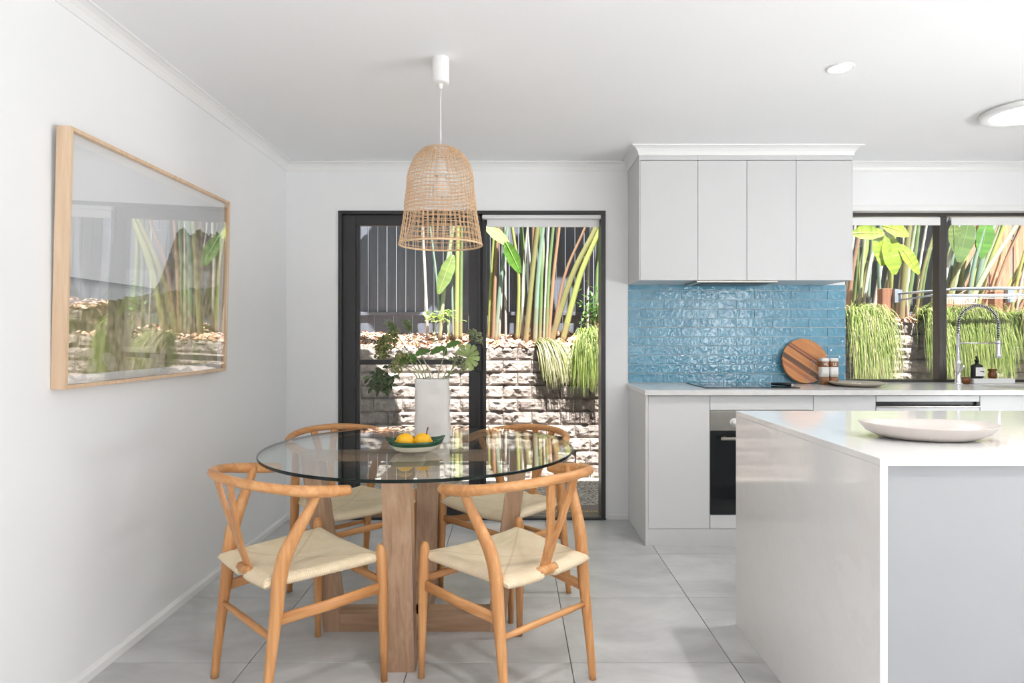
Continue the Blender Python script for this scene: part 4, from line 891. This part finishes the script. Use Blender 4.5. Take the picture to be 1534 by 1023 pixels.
rest = MB(); rest.smooth = False; nparts = 0
def wtop(x): return 10 if x < 1.15 else 12
for r_ in range(12):
    y = 5.76+.019*r_; z = GZ+r_*BH
    k0 = -14
    while True:
        x = k0*BW+(BW/2 if r_ % 2 else 0)+.05; k0 += 1
        if x > 6.6: break
        if r_ >= wtop(x): continue
        vis = (-2.15 < x < 1.45) or (2.7 < x < 5.4 and r_ >= 5)
        jy = random.uniform(-.016, .016); i = random.randrange(12)
        if vis: inst('block', bms[i], rw, (x, y+jy-5.74, z-GZ), (0, 0, random.uniform(-.02, .02))); nparts += 1
        else:
            b0 = bmbs[i]; rest.add([(vx+x, vy+y+jy, vz+z) for vx, vy, vz in b0.v], b0.f)
q = obj('outer_blocks', rest, M_block, rw); q['kind'] = 'stuff'
obj('rubble_core', bx(-3.7, 6.7, 6.02, 6.14, GZ, 1.10), M_soil, rw)
# bed
f = MB(); nx, ny = 90, 14; vs = []
def bedz(x, y):
    b0 = 1.105+(.23 if x > 1.15 else 0); return b0+.05*noise.noise(Vector((x*1.7, y*1.7, 0)))+.10*min(1, max(0, (y-6.0)/.7))
for j in range(ny+1):
    for i in range(nx+1): x = -4+11*i/nx; y = 5.98+4.2*j/ny; vs.append((x, y, bedz(x, y)))
fs = [(j*(nx+1)+i, j*(nx+1)+i+1, (j+1)*(nx+1)+i+1, (j+1)*(nx+1)+i) for j in range(ny) for i in range(nx)]
f.add(vs, fs); tag(obj('garden_bed', f, M_soil), 'raised garden bed soil behind the retaining wall', None, kind='structure')
f = MB(); f.smooth = False; chipc = [(.42, .27, .18), (.60, .42, .32), (.28, .15, .09), (.70, .56, .44), (.50, .30, .22)]
for k in range(9000):
    x = random.uniform(-2.6, 5.8); y = random.uniform(5.93, 6.85); z = bedz(x, max(y, 5.99))+random.uniform(.0, .03)
    if y < 6.0: z += .012
    L_ = random.uniform(.015, .045); w_ = L_*random.uniform(.3, .6); a = random.uniform(0, PI); tx_ = random.uniform(-.7, .7); ty_ = random.uniform(-.7, .7)
    m4 = Matrix.Translation((x, y, z)) @ Matrix.Rotation(a, 4, 'Z') @ Matrix.Rotation(tx_, 4, 'X') @ Matrix.Rotation(ty_, 4, 'Y')
    f.col = jit(random.choice(chipc), .25); f.add([m4 @ Vector(q) for q in ((-L_, -w_, 0), (L_, -w_*.7, 0), (L_*.8, w_, .002), (-L_, w_*.8, 0), (0, 0, .008))], [(0, 1, 4), (1, 2, 4), (2, 3, 4), (3, 0, 4), (0, 3, 2, 1)])
tag(obj('bark_mulch', f, M_chip), 'brown bark mulch covering the raised garden bed', 'mulch', kind='stuff')
# fence
fn = thing('paling_fence', 'charcoal painted timber paling fence behind the garden bed', 'fence', (0, 7.0, 1.2))
pw = .1025
pm = [rb(-pw/2+.0035-g_, pw/2-.0035+g_, -.009, .009, .265, 1.75, b=.002).mesh('paling', M_fence) for g_ in (0, .0015, -.001)]
pl_ = rb(-pw+.002, pw-.002, -.009, .009, -.12, .262, b=.002).mesh('lower_board', M_fence)
for k in range(-34, 48): inst('paling', random.choice(pm), fn, (k*pw+.02, random.uniform(-.003, .003), random.uniform(-.01, .01)), (0, random.uniform(-.002, .002), 0))
for k in range(-17, 24): inst('lower_board', pl_, fn, (k*2*pw+.04, .0, 0))
f = MB(); f.rbox(-3.6, 4.95, 6.955, 6.99, 1.445, 1.485, .003); obj('rail', f, M_fence, fn)
f = MB(); f.rbox(-3.6, 4.95, 7.012, 7.05, 2.55, 2.62, .003); obj('rail', f, M_fence, fn)
fb = thing('brown_fence', 'weathered brown timber fence beyond the right end of the kitchen window', 'fence', (6.2, 7.02, 1.2))
pm2 = rb(-.06, .06, -.01, .01, -.1, 1.75, b=.002).mesh('paling', M_fencew)
for k in range(24): inst('paling', pm2, fb, (-1.19+k*.132, random.uniform(-.01, .01), random.uniform(-.05, .05)), (0, random.uniform(-.02, .02), 0))
f = MB(); f.rbox(4.97, 8.1, 7.035, 7.08, 2.2, 2.28, .003); obj('rail', f, M_fencew, fb)

# bird of paradise plants
PALS = {'yg': (.24, .27, .08), 'g': (.12, .18, .07), 'bg': (.15, .22, .17), 'br': (.22, .13, .08), 'or': (.27, .16, .09), 'wh': (.42, .41, .36), 'ol': (.17, .165, .065), 'pg': (.26, .31, .18)}
def stalk(parent, pts, w0, w1, col, name='stem'):
    cc = catmull(pts, 5); f = MB(); n_ = len(cc); base_c = Vector(PALS[col]); rr = lerpr([(w0*.5, w0*.34), (w1*.5, w1*.3)], n_); n = 7
    f2 = MB(); f2.tube(cc, rr, n, up=(0, 1, 0))
    # colour runs brownish at the base to the stalk's own colour
    f2.c = []
    for i in range(n_-1):
        t = i/(n_-1); cbt = Vector((.20, .13, .08)).lerp(base_c, min(1, t*4+.2)); sh = 1+.12*noise.noise(Vector((i*.9, w0*900, 0)))
        for k in range(n): c2 = cbt*(sh*(1+.16*math.sin(k*2.1))); f2.c.append((c2.x, c2.y, c2.z, 1))
    f2.c += [(*base_c, 1)]*2
    return obj(name, f2, M_leafthick, parent)
def bigleaf(parent, base, d, L_, w_, col, droop=.6, up=(0, 0, 1), fold=.25, tear=0):
    f = MB(); blade(f, base, d, L_, w_, (*col, 1), fold=fold, droop=droop, nl=14, up=up, wav=.05)
    for i in range(len(f.c)):
        seg = random.uniform(.78, 1.2) if i % 2 == 0 else seg; c0 = (col[0]*seg, col[1]*seg, col[2]*seg) if i % 4 < 2 else (col[0]*seg*1.25, col[1]*seg*1.1, col[2]*seg); f.c[i] = (*c0, 1)
    rib = [Vector(f.v[3*k+1]) for k in range(15)]; f.col = (min(1, col[0]*2.1), min(1, col[1]*1.6), col[2]*2, 1); f.tube(rib, lerpr([.008, .002], 15), 5)
    return obj('leaf', f, M_leaf, parent)
def pstalk(parent, xb, xm, xt, w_, col, Y=6.45, yb=495, ym=None, yt=337, lean=0.0):
    """base/middle/top given in photo pixels, turned into world points; stalk runs on past the window head"""
    ym = ym or (yb+yt)/2; a = P(xb, yb, Y); b_ = P(xm, ym, Y+lean*.5); c = P(xt, yt, Y+lean); a.z = bedz(a.x, a.y)-.03
    d = (c-b_); e = c+d*.9+Vector((0, 0, .1)); px = Y/961
    return stalk(parent, [a, b_, c, e], w_*px*1.45, w_*px*1.1, col), e, d.normalized()
def plant(label, x, y): return thing('bird_of_paradise', label, 'plant', (x, y, bedz(x, y)), group='bird of paradise plants along the fence')
def crown(t, tips, dense=1):
    for (e, d) in tips:
        a = random.uniform(0, 2*PI); dd = (d+Vector((math.cos(a)*.5, math.sin(a)*.35, .3))).normalized()
        bigleaf(t, e, dd, random.uniform(.8, 1.1), random.uniform(.26, .38), (random.uniform(.08, .13), random.uniform(.18, .25), .04), droop=random.uniform(.5, 1.0))
t = plant('bird of paradise clump with white and green stalks seen through the closed door leaf', -.75, 6.45)
tips = []
for a in [(641, 637, 633, 5, 'wh'), (659, 667, 680, 7, 'pg'), (662, 654, 644, 4, 'bg'), (684, 685, 686, 8, 'yg'), (690, 691, 692, 6, 'g'), (679, 677, 674, 4, 'bg')]:
    o, e, d = pstalk(t, *a); tips.append((e, d))
crown(t, tips); bigleaf(t, P(679, 382, 6.4), (-.35, -.1, -.9), .42, .16, (.16, .25, .07), droop=.05, up=(.3, -1, .2), fold=.35)
t = plant('dense bird of paradise clump in the left half of the open doorway', .22, 6.4); tips = []
for a in [(733, 737, 742, 8, 'yg'), (739, 742, 747, 6, 'br'), (742, 751, 761, 7, 'bg'), (747, 752, 754, 5, 'wh'), (758, 757, 757, 4, 'wh'), (774, 777, 767, 6, 'yg'), (776, 786, 781, 7, 'g'), (787, 797, 806, 9, 'ol'), (797, 799, 799, 6, 'br'), (801, 806, 814, 8, 'bg'), (808, 811, 809, 6, 'g'), (816, 815, 812, 7, 'pg'), (803, 796, 790, 3, 'wh'), (818, 822, 829, 6, 'g'), (814, 818, 822, 4, 'wh'), (783, 784, 791, 5, 'wh')]:
    o, e, d = pstalk(t, *a, Y=6.35+random.uniform(-.1, .15)); tips.append((e, d))
crown(t, tips[::4])
bigleaf(t, P(727, 340, 6.2), (.75, 0, -.5), .30, .15, (.20, .30, .06), droop=.1, up=(.2, -1, .5), fold=.2)
bigleaf(t, P(757, 362, 6.15), (.42, -.05, -.8), .34, .15, (.11, .27, .04), droop=.1, up=(-.5, -1, .2), fold=.15)
t = plant('bird of paradise with two thick stalks leaning right in the open doorway', .48, 6.3); tips = []
for a in [(821, 829, 838, 6, 'or'), (824, 856, 895, 10, 'ol'), (841, 868, 901, 10, 'yg'), (826, 845, 878, 5, 'br')]:
    o, e, d = pstalk(t, *a, Y=6.3); tips.append((e, d))
crown(t, tips[1:2])
t = plant('slender bird of paradise at the right edge of the open doorway', .85, 6.5); tips = []
for a in [(890, 894, 897, 6, 'g'), (905, 903, 906, 7, 'yg'), (915, 918, 925, 6, 'bg'), (880, 881, 885, 4, 'wh')]:
    o, e, d = pstalk(t, *a, Y=6.5); tips.append((e, d))
crown(t, tips[:1])
t = plant('bird of paradise hidden mostly behind the kitchen wall', 1.9, 6.45)
tips = []
for k in range(12):
    xb = random.uniform(975, 1240); o, e, d = pstalk(t, xb, xb+random.uniform(-8, 14), xb+random.uniform(-15, 30), random.uniform(5, 9), random.choice(['yg', 'g', 'bg', 'ol', 'wh']), yb=475); tips.append((e, d))
crown(t, tips[::3])
t = plant('bird of paradise clump of leaning stalks at the left end of the kitchen window', 3.35, 6.3); tips = []
for a in [(1268, 1277, 1290, 6, 'br'), (1271, 1288, 1307, 10, 'yg'), (1281, 1299, 1322, 8, 'ol'), (1290, 1301, 1318, 5, 'wh'), (1276, 1284, 1285, 5, 'g'), (1298, 1303, 1308, 5, 'bg'), (1263, 1272, 1281, 5, 'wh'), (1285, 1291, 1297, 5, 'pg')]:
    o, e, d = pstalk(t, *a, Y=6.35+random.uniform(-.1, .1), yb=478); tips.append((e, d))
crown(t, tips[::3])
t = plant('bird of paradise with a large torn lime leaf behind the timber post', 3.8, 6.4); tips = []
for k, (xb, xt, w_, c) in enumerate([(1312, 1330, 5, 'wh'), (1320, 1318, 5, 'bg'), (1327, 1345, 6, 'br'), (1336, 1341, 6, 'yg'), (1343, 1358, 5, 'wh'), (1349, 1362, 9, 'ol'), (1356, 1376, 6, 'g'), (1306, 1336, 5, 'wh'), (1330, 1352, 4, 'bg'), (1360, 1352, 4, 'wh'), (1339, 1368, 6, 'yg'), (1316, 1350, 4, 'pg')]):
    o, e, d = pstalk(t, xb, (xb+xt)/2+random.uniform(-4, 2), xt, w_, c, Y=6.4+random.uniform(-.1, .2), yb=476); tips.append((e, d))
crown(t, tips[::5])
for (px, py, dx, dz, L_, w_) in ((1276, 350, .9, .1, .30, .16), (1316, 345, .1, -1, .34, .22), (1330, 352, .15, -1, .38, .24), (1346, 366, .55, -.75, .34, .15), (1322, 338, .9, -.25, .26, .16)):
    bigleaf(t, P(px, py, 6.05), (dx, -.05, dz), L_, w_, (.20, .30, .04), droop=.12, up=(.1, -1, .15), fold=.2)
t = plant('bird of paradise clump of pale crossing stalks left of the window mullion', 4.15, 6.5); tips = []
for k in range(13):
    xb = random.uniform(1352, 1408); xt = xb+random.uniform(6, 48); o, e, d = pstalk(t, xb, (xb+xt)/2-4, xt, random.uniform(3.5, 7), random.choice(['wh', 'ol', 'g', 'pg', 'yg', 'wh']), Y=6.5+random.uniform(-.15, .2), yb=476); tips.append((e, d))
crown(t, tips[::5])
t = plant('bird of paradise with broad dark leaves in the right window pane', 4.6, 6.45); tips = []
for k in range(15):
    xb = random.uniform(1410, 1462); xt = xb+random.uniform(15, 85); o, e, d = pstalk(t, xb, (xb+xt)/2-3, xt, random.uniform(4, 8), random.choice(['yg', 'ol', 'g', 'pg', 'bg', 'yg']), Y=6.45+random.uniform(-.15, .15), yb=474); tips.append((e, d))
crown(t, tips[::5])
for (px, py, dx, dz, L_, w_, c) in ((1452, 330, -.25, -1, .42, .22, (.10, .18, .06)), (1478, 326, -.1, -1, .40, .2, (.08, .21, .04)), (1428, 332, .1, -1, .3, .15, (.12, .18, .06))):
    bigleaf(t, P(px, py, 6.3), (dx, .05, dz), L_, w_, c, droop=.1, up=(0, -1, .2), fold=.15)
t = plant('thin leaning bird of paradise stalks at the right end of the window', 5.2, 6.5); tips = []
for k in range(9):
    xb = random.uniform(1470, 1540); xt = xb+random.uniform(30, 110); o, e, d = pstalk(t, xb, (xb+xt)/2-3, xt, random.uniform(3, 6), random.choice(['ol', 'yg', 'br', 'wh']), Y=6.6+random.uniform(-.1, .15), yb=474); tips.append((e, d))
crown(t, tips[::4])
t = plant('tall bird of paradise beyond the left edge of the door, its leaves shading the wall', -2.1, 6.2)
for k in range(7):
    a = P(430+k*14, 500, 6.3); a.z = bedz(a.x, a.y)-.03; a.x -= .35; e = Vector((-3.0+k*.2, 5.7+random.uniform(-.2, .3), 3.05+random.uniform(-.1, .4)))
    stalk(t, [a, (a+e)/2+Vector((0, .15, .2)), e], .05, .03, 'g'); bigleaf(t, e, (random.uniform(.5, 1.2), -.5, .3), 1.1, .34, (.15, .34, .06), droop=.35)

for (x, y, z, dx, L_) in ((-1.5, 4.95, 2.75, .5, 1.0), (-1.35, 5.15, 2.9, .6, 1.0), (-1.1, 4.85, 2.65, .15, .7), (-1.9, 5.3, 3.0, .2, .9)):
    a = Vector((-2.9, 6.25, 1.1)); e = Vector((x, y, z)); stalk(t, [a, Vector((-2.7, 6.0, 2.9)), (a+e)/2+Vector((-.2, .1, 1.5)), e], .05, .025, 'g'); bigleaf(t, e, (dx, -.35, .1), L_, .34, (.10, .22, .05), droop=.3)
# shrubs and trailing grass
t = [o for o in bpy.data.objects if o.name == 'bird_of_paradise'][0]
for (x, y, z, dx, dy, L_) in ((-1.55, 6.3, 3.55, .9, -.1, 1.0), (-1.3, 6.2, 4.1, .8, .2, 1.0), (-.75, 6.35, 3.35, .7, .1, .8), (-.5, 6.2, 3.9, .8, -.2, .9), (-1.6, 6.4, 3.2, .5, .3, .7), (.1, 6.3, 3.5, .7, .0, .8), (.35, 6.25, 4.0, .6, .1, .8)):
    a = Vector((-.75+random.uniform(-.15, .15), 6.5, 1.15)); e = Vector((x, y, z)); a.z = 2.75; a.x = -.9+.35*random.random() if x < 0 else .2; stalk(t, [a, (a*.5+e*.5)+Vector((0, .05, .25)), e], .03, .02, 'g'); bigleaf(t, e, (dx, dy, -.25), L_, .36, (.10, .22, .05), droop=.35)
def grass(label, x, ytop, z, n, spread, length, cols, fall=1.0, lean=0.0, w_=.0035):
    f = MB(); f.smooth = False
    for k in range(n):
        a = random.uniform(-1, 1); bx_ = x+a*spread*.75; by = ytop+random.uniform(-.01, .14); L_ = length*random.uniform(.55, 1.05)
        p = Vector((bx_, by, z+random.uniform(-.02, .02))); d = Vector((a*.08+lean*.3+random.uniform(-.09, .09), -.6+random.uniform(-.3, .3), .25+random.uniform(-.3, .35))).normalized(); row = []; ns = 7
        sd_ = Vector((1, .3, 0)).normalized()
        for i in range(ns+1):
            ww = w_*(1-i/ns*.8); row.append((p-sd_*ww, p+sd_*ww)); p = p+d*L_/ns; d = (d+Vector((lean*.05, -.04, -.62*fall))).normalized()
            yl = 5.72+.019*max(0, (p.z-GZ)/BH)-.03-.05*random.random()
            if p.y < yl-.16: p.y = yl-.16; 
            if p.z < z-.02 and p.y > yl: p.y = yl
        c = random.choice(cols); f.col = jit(c, .25); vs = [q for r_ in row for q in r_]; f.add(vs, [(2*i, 2*i+1, 2*i+3, 2*i+2) for i in range(ns)])
    return tag(obj('trailing_grass', f, M_leaf), label, 'grass', 'grass tufts on the retaining wall')
GR = [(.16, .21, .05), (.10, .16, .035), (.26, .29, .10)]; DRY = [(.44, .40, .27), (.34, .32, .18), (.20, .23, .08)]; BR = [(.20, .27, .06), (.30, .37, .11), (.11, .18, .03), (.36, .38, .18)]
grass('half-dry grass tuft spilling over the block wall in the middle of the doorway', P(815, 512, 5.85).x, 5.92, 1.13, 620, .11, .50, DRY+GR[:1], lean=.9)
grass('green grass tuft hanging down the block wall at the right of the doorway', P(884, 500, 5.85).x, 5.92, 1.20, 1000, .10, .66, GR+BR[:1], lean=-.1)
ZW = 1.37
for (px, sp_, L_, n, cs, lab) in ((1293, .15, .86, 1900, BR+DRY[1:2], 'wide lime grass mound at the left end of the kitchen window'), (1390, .045, .78, 900, BR, 'narrow bright grass tuft left of the window mullion'), (1428, .05, .8, 900, BR+GR, 'green grass mound just right of the window mullion'), (1464, .16, .80, 1700, BR+GR, 'broad green grass mound behind the tap'), (1538, .12, .7, 1100, BR+DRY[1:2], 'pale green grass tuft at the right edge of the window')):
    grass(lab, P(px, 490, 5.9).x, 5.93, ZW, n, sp_, L_, cs)
sh = thing('leafy_shrub', 'small dark-leaved shrub with a yellow bud at the right of the doorway', 'shrub', (P(893, 490, 6.2).x, 6.2, 1.18)); f = MB(); c0 = P(892, 470, 6.15)
for k in range(260):
    q = c0+Vector((random.gauss(0, .07), random.gauss(0, .08), random.gauss(0, .10))); blade(f, q, (random.uniform(-1, 1), random.uniform(-1, .3), random.uniform(-.3, 1)), .055, .026, jit((.09, .20, .05), .4), nl=3)
obj('foliage', f, M_leaf, sh)
f = MB(); 
for k in range(5): f.col = (.2, .15, .08, 1); f.tube([(c0.x, c0.y, 1.1), (c0.x+random.uniform(-.1, .1), c0.y+random.uniform(-.05, .05), c0.z+.1)], .004, 5)
obj('twigs', f, M_leafthick, sh)
f = MB(); f.lathe([(.004, -.02), (.016, -.008), (.017, .006), (.006, .02)], 10, P(898, 487, 5.98)); obj('yellow_bud', f, M_lemon, sh)
for (px, py, lab) in ((650, 478, 'low round-leaved seedling left of the stalks behind the door glass'), (672, 474, 'low round-leaved seedling right among the stalks behind the door glass')):
    c0 = P(px, py, 6.3); f = MB()
    for k in range(26): blade(f, c0+Vector((random.gauss(0, .045), random.gauss(0, .04), random.gauss(0, .025))), (random.uniform(-1, 1), random.uniform(-1, .3), random.uniform(-.2, .8)), .06, .045, jit((.30, .42, .12), .3), nl=4)
    s2 = thing('seedling', lab, 'plant', (c0.x, c0.y, 1.15), group='seedlings in the bed'); obj('foliage', f, M_leaf, s2); f = MB(); f.col = (.2, .25, .1, 1)
    for k in range(4): f.tube([(c0.x, c0.y, 1.12), (c0.x+random.uniform(-.04, .04), c0.y, c0.z)], .003, 5)
    obj('stems', f, M_leafthick, s2)
# clothesline on posts
cln = thing('clothesline', 'fold-down steel clothesline on two short timber posts outside the window', 'clothesline', (4.0, 6.0, 1.3))
YC = 6.02
for (a, b_, lo, hi) in ((1322, 1337, 484, 432), (1490, 1505, 490, 436)):
    p0 = P(a, lo, YC); p1 = P(b_, hi, YC); obj('timber_post', rb(p0.x, p1.x, YC, YC+.09, 1.25, p1.z, b=.004), M_post, cln)
    q = P(b_, 433, YC); f = MB(); f.prism([(q.x, q.z), (q.x+.07, q.z-.01), (q.x+.06, q.z-.12), (q.x, q.z-.13)], 'y', YC-.04, YC+.02); obj('bracket', f, M_galv, cln)
f = MB(); A = P(1345, 440, YC-.03); B_ = P(1430, 433, 5.6); f.tube([A, B_], .010, 8); f.tube([P(1345, 450, YC-.03), P(1400, 442, 5.75)], .008, 8); A2 = P(1512, 443, YC-.03); f.tube([A2, P(1560, 436, 5.6)], .010, 8); obj('side_arm', f, M_galv, cln)
f = MB(); f.tube([P(1425, 433, 5.6), P(1640, 430, 5.6)], .014, 10); f.tube([P(1418, 443, 5.75), P(1640, 441, 5.75)], .008, 8); obj('front_bar', f, M_galv, cln)
f = MB()
for k in range(4): f.tube([P(1418, 441+k*2.0, 5.7+.06*k), P(1640, 440+k*2.2, 5.7+.06*k)], .0022, 5)
obj('line_cord', f, M_white, cln)
pb = thing('peg_basket', 'small wire peg basket hanging under the clothesline', 'basket', P(1441, 466, 5.9)); f = MB(); a = P(1425, 465, 5.9); b_ = P(1457, 466, 5.9)
for k in range(13): x = a.x+(b_.x-a.x)*k/12; f.tube([(x, 5.85, a.z), (x, 5.85, a.z+.115)], .0025, 5); f.tube([(x, 5.98, a.z), (x, 5.98, a.z+.115)], .0025, 5)
for z in (0, .06, .115): f.tube([(a.x, 5.85, a.z+z), (b_.x, 5.85, a.z+z), (b_.x, 5.98, a.z+z), (a.x, 5.98, a.z+z)], .004, 6, closed=True)
f.tube([(a.x, 5.9, a.z+.115), ((a.x+b_.x)/2, 5.78, a.z+.20), (b_.x, 5.9, a.z+.115)], .003, 6)
obj('wire_cage', f, simple('pink_wire', srgb(206, 160, 140), .6), pb)
